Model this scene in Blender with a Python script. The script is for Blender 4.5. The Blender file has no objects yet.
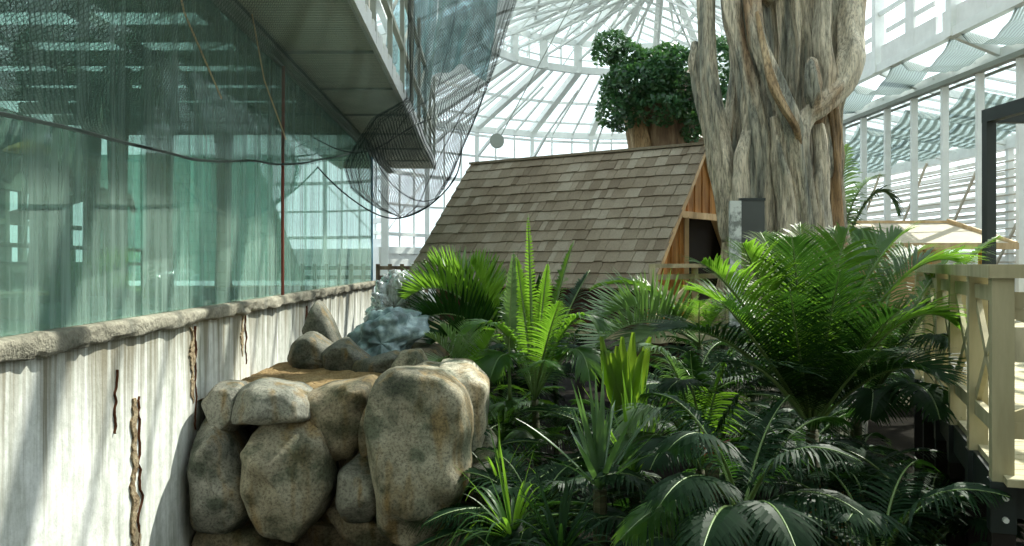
import bpy, math, random
from mathutils import Vector, Matrix, noise
random.seed(7)
R = math.radians
sc = bpy.context.scene
col = sc.collection
# ------------------------------------------------------------ camera, sky, sun
EZ = 2.9; F = 900.0
cam_d = bpy.data.cameras.new('camera'); cam = bpy.data.objects.new('camera', cam_d); col.objects.link(cam)
cam.location = (0, 0, EZ); cam.rotation_euler = (R(90), 0, 0)
cam_d.sensor_width = 36; cam_d.lens = F/1024*36; cam_d.shift_y = -9/1024
cam_d.clip_start = .05; cam_d.clip_end = 400
sc.camera = cam
w = bpy.data.worlds.new('sky'); sc.world = w; w.use_nodes = True
bg = w.node_tree.nodes['Background']; bg.inputs[0].default_value = (.86, .96, 1.0, 1); bg.inputs[1].default_value = 2.0
sun_d = bpy.data.lights.new('sun', 'SUN'); sun = bpy.data.objects.new('sun', sun_d); col.objects.link(sun)
SAZ, SEL = R(46), R(47)          # from +Y towards +X, elevation
sv = Vector((math.sin(SAZ)*math.cos(SEL), math.cos(SAZ)*math.cos(SEL), math.sin(SEL)))
sun.rotation_euler = sv.to_track_quat('Z', 'Y').to_euler(); sun.location = (20, 20, 30)
sun_d.energy = 9.0; sun_d.angle = R(.6); sun_d.color = (1, .95, .84)
sc.view_settings.view_transform = 'Standard'; sc.view_settings.look = 'None'
sc.view_settings.gamma = 1; sc.view_settings.use_curve_mapping = False
sc.view_settings.exposure = 0.0
sc.cycles.transparent_max_bounces = 40; sc.cycles.max_bounces = 8
sc.cycles.caustics_reflective = False; sc.cycles.caustics_refractive = False

# ------------------------------------------------------------ helpers
def P(px, py, Y): return Vector(((px-512)/F*Y, Y, EZ-(py-264)/F*Y))
def G(u, v, H): return Vector((u-.0333*v, v, EZ+H))     # hall axes: u across, v along, H above eye level
class MB:
    def __init__(s): s.v = []; s.f = []; s.uv = {}
    def add(s, vs, fs):
        n = len(s.v); s.v += [Vector(p) for p in vs]; s.f += [tuple(i+n for i in f) for f in fs]
    def box(s, c, d, M=None):
        c = Vector(c); hx, hy, hz = [k/2 for k in d]
        vs = [Vector((x, y, z)) for x in (-hx, hx) for y in (-hy, hy) for z in (-hz, hz)]
        if M is not None: vs = [M @ p for p in vs]
        s.add([c+p for p in vs], [(0,1,3,2),(4,6,7,5),(0,4,5,1),(2,3,7,6),(0,2,6,4),(1,5,7,3)])
    def bar(s, a, b, wd, ht, up=(0,0,1)):
        a = Vector(a); b = Vector(b); t = (b-a).normalized(); up = Vector(up)
        if abs(t.dot(up)) > .98: up = Vector((0,1,0))
        x = t.cross(up).normalized(); z = x.cross(t)
        vs = [p+x*sx*wd/2+z*sz*ht/2 for p in (a,b) for sx in (-1,1) for sz in (-1,1)]
        s.add(vs, [(0,1,3,2),(4,6,7,5),(0,4,5,1),(2,3,7,6),(0,2,6,4),(1,5,7,3)])
    def tube(s, pts, rad, n=8, cap=True, rf=None):
        pts = [Vector(p) for p in pts]; m = len(pts); vs = []; fs = []
        if not hasattr(rad, '__len__'): rad = [rad]*m
        X = None
        for i, p in enumerate(pts):
            t = (pts[min(i+1,m-1)]-pts[max(i-1,0)]).normalized()
            if X is None: X = t.cross(Vector((.13,.97,.2))).normalized()
            X = (X-t*X.dot(t)).normalized(); Yv = t.cross(X)
            for k in range(n):
                a = 2*math.pi*k/n; r = rad[i]
                if rf: r *= rf(a, i/(m-1))
                vs.append(p+(X*math.cos(a)+Yv*math.sin(a))*r)
        for i in range(m-1):
            for k in range(n): fs.append((i*n+k, i*n+(k+1)%n, (i+1)*n+(k+1)%n, (i+1)*n+k))
        if cap: fs.append(tuple(range(n))[::-1]); fs.append(tuple((m-1)*n+k for k in range(n)))
        s.add(vs, fs)
    def grid(s, fn, nu, nv, uvs=None):
        n = len(s.v)
        for i in range(nu+1):
            for j in range(nv+1):
                s.v.append(Vector(fn(i/nu, j/nv)))
                if uvs: s.uv[len(s.v)-1] = uvs(i/nu, j/nv)
        for i in range(nu):
            for j in range(nv):
                a = n+i*(nv+1)+j; s.f.append((a, a+nv+1, a+nv+2, a+1))
    def build(s, name, mat, parent=None, smooth=False, origin=None, solid=0):
        if parent is not None: o0 = ORG[parent.name]
        elif origin is not None: o0 = Vector(origin)
        else:
            n = len(s.v); o0 = Vector((sum(p.x for p in s.v)/n, sum(p.y for p in s.v)/n, min(p.z for p in s.v)))
        me = bpy.data.meshes.new(name); me.from_pydata([tuple(p-o0) for p in s.v], [], s.f)
        if s.uv:
            L = me.uv_layers.new(name='UVMap')
            for lp in me.loops: L.data[lp.index].uv = s.uv.get(lp.vertex_index, (0, 0))
        me.materials.append(mat)
        if smooth: me.polygons.foreach_set('use_smooth', [True]*len(me.polygons))
        o = bpy.data.objects.new(name, me); col.objects.link(o)
        if parent is not None: o.parent = parent
        else: o.location = o0
        ORG[o.name] = o0
        if solid:
            md = o.modifiers.new('thick', 'SOLIDIFY'); md.thickness = solid; md.offset = 0
        return o
ORG = {}
def tag(o, label, cat, group=None, kind=None):
    o['label'] = label; o['category'] = cat
    if group: o['group'] = group
    if kind: o['kind'] = kind
    return o
def struct(o, label=None):
    o['kind'] = 'structure'
    if label: o['label'] = label
    return o
def thing(name, label, cat, loc, group=None):
    o = bpy.data.objects.new(name, None); col.objects.link(o); o.location = loc; o.empty_display_size = .1
    ORG[o.name] = Vector(loc); return tag(o, label, cat, group)
def interp(xs, ys, x):
    if x <= xs[0]: return ys[0]
    for i in range(1, len(xs)):
        if x <= xs[i]:
            t = (x-xs[i-1])/(xs[i]-xs[i-1]); return ys[i-1]+(ys[i]-ys[i-1])*t
    return ys[-1]

# ------------------------------------------------------------ materials
def mat(name):
    m = bpy.data.materials.new(name); m.use_nodes = True; nt = m.node_tree
    b = nt.nodes['Principled BSDF']; return m, nt, b, nt.nodes['Material Output']
def N(nt, t, **kw):
    n = nt.nodes.new(t)
    for k, v in kw.items():
        if k.startswith('i_'): n.inputs[k[2:].replace('_', ' ')].default_value = v
        else: setattr(n, k, v)
    return n
def coords(nt, scale=(1,1,1), rot=(0,0,0), src='Object'):
    tc = N(nt, 'ShaderNodeTexCoord'); mp = N(nt, 'ShaderNodeMapping')
    mp.inputs['Scale'].default_value = scale; mp.inputs['Rotation'].default_value = rot
    nt.links.new(tc.outputs[src], mp.inputs[0]); return mp.outputs[0]
def ramp(nt, fac, stops):
    r = N(nt, 'ShaderNodeValToRGB'); e = r.color_ramp.elements
    while len(e) < len(stops): e.new(.5)
    for k, (p, c) in enumerate(stops):
        e[k].position = p; e[k].color = (*c, 1)
    nt.links.new(fac, r.inputs[0]); return r.outputs[0]
def mix(nt, fac, a, b, mode='MIX'):
    m = N(nt, 'ShaderNodeMix', data_type='RGBA', blend_type=mode)
    for s, v in ((0, fac), (6, a), (7, b)):
        if hasattr(v, 'links'): nt.links.new(v, m.inputs[s])
        else: m.inputs[s].default_value = v if s == 0 else (*v, 1)
    return m.outputs[2]
def noi(nt, vec, scale, detail=5, rough=.6, dist=0):
    n = N(nt, 'ShaderNodeTexNoise'); n.inputs['Scale'].default_value = scale; n.inputs['Detail'].default_value = detail
    n.inputs['Roughness'].default_value = rough; n.inputs['Distortion'].default_value = dist
    nt.links.new(vec, n.inputs['Vector']); return n.outputs['Fac']
def bump(nt, b, h, strength=.5, dist=.02):
    n = N(nt, 'ShaderNodeBump'); n.inputs['Strength'].default_value = strength; n.inputs['Distance'].default_value = dist
    nt.links.new(h, n.inputs['Height']); nt.links.new(n.outputs[0], b.inputs['Normal'])
def noisy(name, stops, scale=4, vs=(1,1,1), rough=.8, bs=.4, bd=.02, detail=6, spec=.3, metallic=0, grain=None):
    m, nt, b, out = mat(name); v = coords(nt, vs); f = noi(nt, v, scale, detail)
    c = ramp(nt, f, stops)
    if grain:
        g = noi(nt, coords(nt, (1,1,1)), grain, 3, .7); c = mix(nt, .55, c, ramp(nt, g, [(.3,(.25,.25,.25)),(.7,(1,1,1))]), 'MULTIPLY')
        h = g
    else: h = f
    nt.links.new(c, b.inputs['Base Color']); b.inputs['Roughness'].default_value = rough
    b.inputs['Specular IOR Level'].default_value = spec; b.inputs['Metallic'].default_value = metallic
    bump(nt, b, h, bs, bd); return m
def plain(name, c, rough=.6, metallic=0, spec=.4):
    m, nt, b, out = mat(name); f = noi(nt, coords(nt), 3.0)
    cc = ramp(nt, f, [(.2, tuple(k*.8 for k in c)), (.8, c)])
    nt.links.new(cc, b.inputs['Base Color']); b.inputs['Roughness'].default_value = rough
    b.inputs['Metallic'].default_value = metallic; b.inputs['Specular IOR Level'].default_value = spec; return m
def leafmat(name, c1, c2, trans, tc, rough=.4, spec=.35):
    m, nt, b, out = mat(name)
    g = N(nt, 'ShaderNodeNewGeometry'); c = mix(nt, g.outputs['Random Per Island'], c1, c2)
    nt.links.new(c, b.inputs['Base Color']); b.inputs['Roughness'].default_value = rough; b.inputs['Specular IOR Level'].default_value = spec
    t = N(nt, 'ShaderNodeBsdfTranslucent'); t.inputs[0].default_value = (*tc, 1)
    ms = N(nt, 'ShaderNodeMixShader'); ms.inputs[0].default_value = trans
    nt.links.new(b.outputs[0], ms.inputs[1]); nt.links.new(t.outputs[0], ms.inputs[2]); nt.links.new(ms.outputs[0], out.inputs[0]); return m
M = {}
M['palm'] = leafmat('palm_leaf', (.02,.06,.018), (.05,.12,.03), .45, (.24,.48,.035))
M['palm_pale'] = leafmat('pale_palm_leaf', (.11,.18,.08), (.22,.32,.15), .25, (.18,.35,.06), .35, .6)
M['palm_dark'] = leafmat('shaded_palm_leaf', (.006,.022,.009), (.017,.045,.018), .2, (.07,.2,.02), .5, .14)  # darker copy of the palm leaf, with the undergrowth's shade in its colour
M['palm_yellow'] = leafmat('yellow_green_leaf', (.06,.13,.02), (.13,.22,.03), .45, (.3,.48,.03))
M['blue_leaf'] = leafmat('sword_leaf', (.05,.11,.06), (.1,.17,.08), .25, (.2,.4,.08), .35, .6)
M['ficus'] = leafmat('ficus_leaf', (.015,.055,.03), (.05,.13,.05), .2, (.12,.3,.06), .35, .5)
M['dead'] = leafmat('dead_leaf', (.16,.08,.03), (.25,.15,.06), .3, (.4,.22,.08), .8, .1)
M['red'] = leafmat('red_leaf', (.25,.03,.02), (.35,.08,.03), .3, (.5,.08,.03))
M['stem'] = noisy('palm_stem', [(.3,(.03,.035,.015)),(.7,(.09,.09,.045))], 8, (1,1,6))
M['rachis'] = plain('leaf_rib', (.16,.25,.08), .4)
M['soil'] = noisy('soil', [(.3,(.006,.005,.004)),(.7,(.016,.014,.01))], 3, spec=.02)
M['sand'] = noisy('sand', [(.25,(.22,.14,.055)),(.5,(.45,.3,.13)),(.75,(.62,.45,.23))], 6, bs=1, bd=.05, grain=40)
M['steel'] = plain('white_steel', (.82,.86,.84), .5)
M['steel_grey'] = plain('grey_steel', (.30,.33,.29), .5)
M['black'] = plain('black_steel', (.025,.035,.035), .45)
M['rust'] = plain('rusty_pipe', (.25,.06,.035), .6)
M['wood_deck'] = noisy('weathered_wood', [(.25,(.30,.27,.16)),(.6,(.52,.47,.30)),(.8,(.6,.56,.38))], 5, (1,1,.15), .75, .3, .004)
M['wood_warm'] = noisy('warm_wood', [(.3,(.30,.12,.03)),(.55,(.55,.27,.08)),(.75,(.68,.38,.14))], 6, (1,1,.12), .55, .3, .004)
M['wood_pale'] = noisy('pale_wood', [(.3,(.4,.27,.13)),(.7,(.66,.5,.3))], 6, (1,1,.2), .6, .3, .004)
M['dark_red'] = plain('dark_red_paint', (.07,.02,.015), .8)
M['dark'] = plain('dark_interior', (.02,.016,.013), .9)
M['coping'] = noisy('coping_stone', [(.25,(.10,.10,.075)),(.5,(.33,.31,.24)),(.75,(.55,.52,.42))], 2.2, (1,1,1), .9, .8, .03, grain=25)
M['concrete'] = noisy('grey_concrete', [(.3,(.2,.2,.17)),(.7,(.36,.35,.3))], 1.5, rough=.9)
M['int_wall'] = noisy('interior_wall', [(.3,(.12,.14,.12)),(.7,(.22,.25,.21))], 1.0, rough=.8)
M['int_col'] = noisy('interior_column', [(.3,(.25,.23,.17)),(.7,(.42,.40,.32))], 3, (1,1,.3), rough=.8)
M['lamp_yellow'] = plain('yellow_enamel', (.8,.5,.12), .4)
M['white'] = plain('white_paint', (.8,.82,.8), .6)
M['tan'] = plain('tan_strip', (.55,.5,.4), .6)

def rockmat(name, a, b_, c_, seed):
    m, nt, b, out = mat(name); v = coords(nt, (1,1,1), src='Generated'); v = coords(nt, (1,1,1)); mp = v.node; mp.inputs['Location'].default_value = (seed, seed*2.1, seed*.7)
    f = noi(nt, v, 1.6, 6, .6, .4); c = ramp(nt, f, [(.3,a),(.47,b_),(.6,c_)])
    st = noi(nt, coords(nt, (5,5,.7)), 1.1, 3, .5); sf = ramp(nt, st, [(.52,(0,0,0)),(.66,(1,1,1))])
    sf = mix(nt, .7, (0,0,0), sf); c = mix(nt, sf, c, (.27,.17,.05))
    g = noi(nt, v, 45, 4, .75); gg = ramp(nt, g, [(.35,(.16,.16,.15)),(.55,(1,1,1))])
    c = mix(nt, .7, c, gg, 'MULTIPLY')
    mo = ramp(nt, noi(nt, v, 3.2, 4, .6), [(.46,(1,1,1)),(.62,(.28,.34,.30))]); c = mix(nt, .95, c, mo, 'MULTIPLY')
    nt.links.new(c, b.inputs['Base Color']); b.inputs['Roughness'].default_value = .8; b.inputs['Specular IOR Level'].default_value = .3
    bump(nt, b, g, .5, .012); return m
M['rock'] = rockmat('rock_tan', (.12,.12,.09), (.30,.27,.19), (.42,.39,.29), 0)
M['rock_lit'] = rockmat('rock_sunlit', (.3,.27,.2), (.55,.5,.38), (.66,.6,.47), 3)  # paler copy of the rock; sunlight on the right-hand boulders is in the colour
M['rock2'] = rockmat('rock_grey', (.10,.115,.10), (.22,.22,.18), (.36,.35,.29), 5)
M['rock4'] = rockmat('rock_dark', (.05,.055,.045), (.14,.14,.11), (.25,.24,.19), 14)
M['rock3'] = rockmat('rock_brown', (.09,.075,.05), (.2,.16,.11), (.32,.27,.18), 9)

def m_wall():
    m, nt, b, out = mat('plaster_wall')
    v = coords(nt, (1.5,3.0,.28)); f = noi(nt, v, 2.2, 7, .65, .3)
    c = ramp(nt, f, [(.3,(.30,.33,.27)),(.42,(.62,.64,.58)),(.55,(.80,.82,.78)),(.72,(.88,.9,.87))])
    g = noi(nt, coords(nt, (1,1,1)), 7, 6, .7); c = mix(nt, .45, c, ramp(nt, g, [(.35,(.45,.47,.42)),(.6,(1,1,1))]), 'MULTIPLY')
    tc = N(nt, 'ShaderNodeTexCoord'); sp = N(nt, 'ShaderNodeSeparateXYZ'); nt.links.new(tc.outputs['Object'], sp.inputs[0])
    ml = N(nt, 'ShaderNodeMath', operation='MULTIPLY_ADD'); nt.links.new(sp.outputs[2], ml.inputs[0]); ml.inputs[1].default_value = .3; ml.inputs[2].default_value = -.42
    dr = noi(nt, coords(nt, (1,9,.25)), 1.0, 5, .7)
    ad = N(nt, 'ShaderNodeMath', operation='ADD'); nt.links.new(dr, ad.inputs[0]); nt.links.new(ml.outputs[0], ad.inputs[1])
    df = ramp(nt, ad.outputs[0], [(.60,(0,0,0)),(.85,(1,1,1))])
    c = mix(nt, df, c, (.22,.2,.14))
    nt.links.new(c, b.inputs['Base Color']); b.inputs['Roughness'].default_value = .85
    bump(nt, b, g, .5, .02); return m
M['wall'] = m_wall()
M['brick'] = noisy('exposed_brick', [(.3,(.14,.09,.05)),(.45,(.36,.27,.16)),(.7,(.55,.46,.31))], 7, (1,1,2.2), .9, 1, .03, grain=30); M['crack'] = plain('crack_rust', (.14,.05,.02), .9)
def m_shingle():
    m, nt, b, out = mat('roof_shingle'); g = N(nt, 'ShaderNodeNewGeometry')
    c = ramp(nt, g.outputs['Random Per Island'], [(0,(.22,.175,.115)),(.35,(.29,.24,.165)),(.7,(.33,.28,.2)),(1,(.40,.355,.27))])
    f = noi(nt, coords(nt, (1,1,1)), 1.0, 3); c = mix(nt, .5, c, ramp(nt, f, [(.35,(.55,.45,.35)),(.65,(1,1,1))]), 'MULTIPLY')
    f2 = noi(nt, coords(nt, (6,6,1)), 6, 4); c = mix(nt, .5, c, ramp(nt, f2, [(.3,(.5,.5,.5)),(.7,(1.0,1.0,1.0))]), 'MULTIPLY')
    nt.links.new(c, b.inputs['Base Color']); b.inputs['Roughness'].default_value = .8; bump(nt, b, f2, .4, .01); return m
M['shingle'] = m_shingle()
def m_bark(nm, st, lo):
    m, nt, b, out = mat(nm)
    f = noi(nt, coords(nt, (1.6,1.6,.16)), 2.2, 6, .6, .6)
    c = ramp(nt, f, st)
    f3 = noi(nt, coords(nt, (1.2,1.2,.12)), 1.4, 2, .5); c = mix(nt, ramp(nt, f3, [(.58,(0,0,0)),(.68,(.8,.8,.8))]), c, (.34,.2,.09))
    f2 = noi(nt, coords(nt, (7,7,.7)), 5, 5, .7); c = mix(nt, .75, c, ramp(nt, f2, [(.38,(lo,)*3),(.56,(1,1,1))]), 'MULTIPLY')  # groove shade painted in: colour darkens where the bump dips
    at = N(nt, 'ShaderNodeNewGeometry')
    nt.links.new(c, b.inputs['Base Color']); b.inputs['Roughness'].default_value = .75; bump(nt, b, f2, .9, .04); return m
M['bark'] = m_bark('fig_bark', [(.3,(.10,.11,.095)),(.42,(.33,.33,.26)),(.53,(.60,.53,.39)),(.68,(.85,.77,.59))], .13)
M['bark_brown'] = m_bark('brown_root_bark', [(.3,(.1,.07,.04)),(.42,(.26,.17,.08)),(.55,(.45,.32,.17)),(.7,(.6,.48,.3))], .2)
M['bark_dark'] = noisy('dark_stump_bark', [(.3,(.05,.035,.025)),(.5,(.16,.11,.07)),(.7,(.3,.23,.15))], 3, (2,2,.4), .7, .6, .02)
M['bark_pale'] = m_bark('pale_root_bark', [(.3,(.2,.2,.16)),(.42,(.5,.46,.35)),(.55,(.72,.64,.48)),(.7,(.85,.8,.64))], .22)

def m_glass(name, tint, refl, dirt_haze, dcol, rough=.02):
    m, nt, b, out = mat(name); nt.nodes.remove(b)
    tr = N(nt, 'ShaderNodeBsdfTransparent'); tr.inputs[0].default_value = (*tint, 1)
    gl = N(nt, 'ShaderNodeBsdfGlossy'); gl.inputs['Roughness'].default_value = rough; gl.inputs[0].default_value = (.85,1,.95,1)
    lw = N(nt, 'ShaderNodeLayerWeight'); lw.inputs[0].default_value = .5; fr = N(nt, 'ShaderNodeMath', operation='POWER'); nt.links.new(lw.outputs['Facing'], fr.inputs[0]); fr.inputs[1].default_value = 3.5
    mm = N(nt, 'ShaderNodeMath', operation='MULTIPLY'); mm.inputs[1].default_value = refl; nt.links.new(fr.outputs[0], mm.inputs[0]); mm.use_clamp = True
    a = N(nt, 'ShaderNodeMixShader'); nt.links.new(mm.outputs[0], a.inputs[0]); nt.links.new(tr.outputs[0], a.inputs[1]); nt.links.new(gl.outputs[0], a.inputs[2])
    df = N(nt, 'ShaderNodeBsdfDiffuse'); df.inputs[0].default_value = (*dcol, 1)
    f = noi(nt, coords(nt, (3,3,.12)), 2.5, 6, .7); d = ramp(nt, f, [(.4,(dirt_haze*.25,)*3),(.7,(dirt_haze,)*3)])
    e = N(nt, 'ShaderNodeMixShader'); nt.links.new(d, e.inputs[0]); nt.links.new(a.outputs[0], e.inputs[1]); nt.links.new(df.outputs[0], e.inputs[2])
    nt.links.new(e.outputs[0], out.inputs[0]); return m
M['glass'] = m_glass('green_glass', (.62,.80,.73), .9, .62, (.36,.50,.44))  # streaky dirt, thickened into a painted milky haze that softens reflections
M['pane'] = m_glass('roof_pane', (.88,.92,.92), .5, .15, (.8,.85,.85))
M['plastic'] = m_glass('clear_plastic', (.72,.8,.82), 2.5, .6, (.92,.95,.95), .12)
M['sheet'] = m_glass('polythene', (.78,.88,.9), 1.0, .35, (.6,.68,.68), .25)
def m_net(name, pitch, wire, c, rot=45):
    m, nt, b, out = mat(name); nt.nodes.remove(b)
    v = coords(nt, (1/pitch,1/pitch,1), (0,0,R(rot)), 'UV'); sp = N(nt, 'ShaderNodeSeparateXYZ'); nt.links.new(v, sp.inputs[0])
    def ln(o):
        fr = N(nt, 'ShaderNodeMath', operation='FRACT'); nt.links.new(o, fr.inputs[0])
        l = N(nt, 'ShaderNodeMath', operation='LESS_THAN'); nt.links.new(fr.outputs[0], l.inputs[0]); l.inputs[1].default_value = wire; return l.outputs[0]
    mx = N(nt, 'ShaderNodeMath', operation='MAXIMUM'); nt.links.new(ln(sp.outputs[0]), mx.inputs[0]); nt.links.new(ln(sp.outputs[1]), mx.inputs[1])
    tr = N(nt, 'ShaderNodeBsdfTransparent'); df = N(nt, 'ShaderNodeBsdfDiffuse'); df.inputs[0].default_value = (*c, 1)
    a = N(nt, 'ShaderNodeMixShader'); nt.links.new(mx.outputs[0], a.inputs[0]); nt.links.new(tr.outputs[0], a.inputs[1]); nt.links.new(df.outputs[0], a.inputs[2])
    nt.links.new(a.outputs[0], out.inputs[0]); return m
M['net'] = m_net('dark_netting', .034, .13, (.07,.10,.085))
M['net2'] = m_net('bundled_netting', .04, .2, (.05,.06,.055))
def m_shade():
    m, nt, b, out = mat('shade_cloth'); nt.nodes.remove(b)
    v = coords(nt, (1,1,1), (0,0,0), 'UV'); f = noi(nt, v, 1.2, 3)
    wv = N(nt, 'ShaderNodeTexWave', wave_type='BANDS', bands_direction='Y'); wv.inputs['Scale'].default_value = 1.1; wv.inputs['Distortion'].default_value = 2.5; wv.inputs['Detail'].default_value = 2
    nt.links.new(v, wv.inputs[0]); r = ramp(nt, wv.outputs['Fac'], [(.25,(.55,.55,.55)),(.7,(1,1,1))])
    tr = N(nt, 'ShaderNodeBsdfTransparent'); tr.inputs[0].default_value = (.9,.98,1,1)
    df = N(nt, 'ShaderNodeBsdfDiffuse'); df.inputs[0].default_value = (.42,.48,.46,1); tl = N(nt, 'ShaderNodeBsdfTranslucent'); tl.inputs[0].default_value = (.4,.46,.45,1)
    d2 = N(nt, 'ShaderNodeMixShader'); d2.inputs[0].default_value = .5; nt.links.new(df.outputs[0], d2.inputs[1]); nt.links.new(tl.outputs[0], d2.inputs[2])
    a = N(nt, 'ShaderNodeMixShader'); nt.links.new(r, a.inputs[0]); nt.links.new(tr.outputs[0], a.inputs[1]); nt.links.new(d2.outputs[0], a.inputs[2])
    nt.links.new(a.outputs[0], out.inputs[0]); return m
M['shade'] = m_shade()
def m_soffit():
    m, nt, b, out = mat('ribbed_soffit'); v = coords(nt, (1,1,1))
    wv = N(nt, 'ShaderNodeTexWave', wave_type='BANDS', bands_direction='Y'); wv.inputs['Scale'].default_value = 3.2; nt.links.new(v, wv.inputs[0])
    f = noi(nt, v, 1.5, 4); c = ramp(nt, f, [(.3,(.6,.6,.48)),(.7,(.8,.79,.66))])
    c = mix(nt, .5, c, ramp(nt, wv.outputs['Fac'], [(.2,(.45,.45,.42)),(.7,(1,1,1))]), 'MULTIPLY')
    nt.links.new(c, b.inputs['Base Color']); b.inputs['Roughness'].default_value = .5; bump(nt, b, wv.outputs['Fac'], .6, .03); return m
M['soffit'] = m_soffit()
M['tarp'] = noisy('teal_tarp', [(.3,(.05,.08,.08)),(.5,(.16,.24,.25)),(.62,(.4,.52,.53))], 5, rough=.35, spec=.6)

# ------------------------------------------------------------ ground and outer walls
b = MB(); b.box((3, 20, -.1), (60, 80, .2)); struct(b.build('floor', M['soil']))
b = MB(); b.box((3, -6, 5), (34, .3, 14)); struct(b.build('wall_back_blocker', M['concrete']))  # solid wall behind the camera, added to darken surfaces that face it

# left enclosure wall, coping, glass
WU = -2.6
b = MB()
for i in range(60):
    v0 = -5+i*.45; v1 = v0+.45
    pass
def wallface(s, t):
    v = -5+s*26.7; z = -EZ+t*(EZ-.52); n = noise.noise(Vector((v*1.3, z*1.3, 3)))*.010+noise.noise(Vector((v*5, z*4, 8)))*.004
    return G(WU+n, v, z)
b.grid(wallface, 200, 20)
n = len(b.v); b.box(G(WU-.2, 8.35, -EZ/2-.26), (.3, 26.7, EZ-.52), Matrix.Rotation(math.atan(.0333), 3, 'Z'))
wl = struct(b.build('wall_left', M['wall'], smooth=False))
def patch(name, v0, zt, zb, wdt, seed, m, off=.014):
    rr = random.Random(seed); k = 44; L = []; Rr = []
    for i in range(k+1):
        z = zt+(zb-zt)*i/k; c = v0+.12*noise.noise(Vector((seed, z*1.5, 0)))+.07*noise.noise(Vector((seed, z*7, 3)))+.03*noise.noise(Vector((seed, z*19, 5)))
        hw = wdt*(.2+1.0*abs(noise.noise(Vector((seed+5, z*3.1, 1)))))*math.sin(math.pi*min(1, max(.06, i/k*.97+.02)))**.3
        L.append(G(WU+off, c-hw*rr.uniform(.6,1.1), z)); Rr.append(G(WU+off, c+hw*rr.uniform(.6,1.1), z))
    mb = MB(); bk = Vector((-.03, 0, 0))
    mb.v = L+Rr+[p+bk for p in L]+[p+bk for p in Rr]; q = k+1
    for i in range(k):
        mb.f += [(i, i+1, q+i+1, q+i), (i, 2*q+i, 2*q+i+1, i+1), (q+i, q+i+1, 3*q+i+1, 3*q+i)]
    mb.f += [(0, q, 3*q, 2*q), (k, 2*q+k, 3*q+k, q+k)]
    return mb.build(name, m, wl)
patch('brick_patch', 6.72, -1.0, -2.4, .2, 3, M['brick']); patch('brick_patch', 8.05, -.56, -1.25, .10, 6, M['brick']); patch('brick_patch', 9.75, -.56, -1.0, .10, 9, M['brick'])
patch('crack', 6.80, -1.0, -2.3, .01, 12, M['crack'], .018); patch('crack', 8.14, -.56, -1.5, .008, 14, M['crack'], .018); patch('crack', 9.85, -.56, -1.1, .01, 15, M['crack'], .018)
patch('crack', 13.3, -.62, -1.3, .10, 19, M['crack'], .018); patch('crack', 6.4, -.75, -1.2, .005, 22, M['crack'], .018)
# rough coping stones, one mesh per run
def copeface(s, t):
    v = -5+s*26.7; a = math.pi*(t-.5); j = noise.noise(Vector((v*2.2, 0, t*2)))*.03+noise.noise(Vector((v*7, 4, t*6)))*.014
    joint = .02*max(0, 1-abs((v*1.45) % 1-.5)*22)
    r = .066+j*.7-joint
    return G(WU-.02+ .085*math.cos(a)**.35+j-joint, v, -.47+math.copysign(abs(math.sin(a))**.7, math.sin(a))*r)
b = MB(); b.grid(copeface, 420, 14); b.box(G(WU-.14, 8.35, -.47), (.26, 26.7, .13), Matrix.Rotation(math.atan(.0333), 3, 'Z'))
struct(b.build('trim_coping', M['coping'], smooth=True))
edges = [-5, -2.6, -.2, 2.2, 4.6, 7.0, 8.15, 11.62, 13.3, 15.6, 18.2, 21.55]
for i in range(len(edges)-1):
    b = MB(); a, c = edges[i]+.008, edges[i+1]-.008
    b.v = [G(WU-.06+k, vv, h) for k in (0, .015) for vv, h in ((a, -.40), (c, -.40), (c, 2.62), (a, 2.62))]
    b.f = [(0,1,2,3), (7,6,5,4), (0,4,5,1), (1,5,6,2), (2,6,7,3), (3,7,4,0)]
    struct(b.build('window_%d' % (i+1), M['glass']))
b = MB(); b.v = [G(u, vv, h) for vv in (21.56, 21.575) for u, h in ((WU-.06,-.4), (-9.5,-.4), (-9.5,2.62), (WU-.06,2.62))]
b.f = [(0,1,2,3), (7,6,5,4), (0,4,5,1), (1,5,6,2), (2,6,7,3), (3,7,4,0)]
struct(b.build('window_end', M['glass']))
b = MB(); b.tube([G(WU+.03, 11.6, -.4), G(WU+.03, 11.6, 1.0), G(WU+.04, 11.6, 2.55)], .022, 8)
tag(b.build('red_pipe', M['rust']), 'thin rust-red vertical pipe running up the front of the green glass wall', 'pipe')
b = MB(); b.bar(G(WU-.05, 21.6, -.4), G(WU-.05, 21.6, 2.6), .06, .06); struct(b.build('trim_glass_post', plain('blue_post', (.2,.45,.65), .5)))

# interior of the glazed building
Mz = Matrix.Rotation(math.atan(.0333), 3, 'Z')
b = MB(); b.box(G(WU-3.75, 8.4, -.62), (7, 26.6, .2), Mz); struct(b.build('floor_interior', M['int_wall']))
b = MB()
for k in range(18): b.bar(G(WU-.25, -4+k*1.5, 3.2), G(-9.5, -4+k*1.5, 3.2), .12, .22)
for k in range(4): b.bar(G(-3.6-k*1.7, -5, 3.3), G(-3.6-k*1.7, 21.4, 3.3), .14, .16)
struct(b.build('ceiling_interior', M['int_wall']))
b = MB(); b.add([G(WU-.25,-5,3.45), G(WU-.25,21.4,3.45), G(-9.5,21.4,3.45), G(-9.5,-5,3.45)], [(0,1,2,3)]); struct(b.build('window_skylight_added', M['pane']))  # glass roof added to let sky light into the room
b = MB()
BU = -9.6
b.bar(G(BU, -5, 2.3), G(BU, 21.5, 2.3), .2, 1.6); b.bar(G(BU, -5, -.3), G(BU, 21.5, -.3), .2, .6)
for k in range(38):
    v = -5+k*.7; b.bar(G(BU, v, -.3), G(BU, v, 1.6), .12+.22*(k % 4 == 0), .16, (0,1,0))
b.bar(G(BU, -5, .85), G(BU, 21.5, .85), .1, .1)
struct(b.build('wall_interior_back', M['int_wall']))
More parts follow.
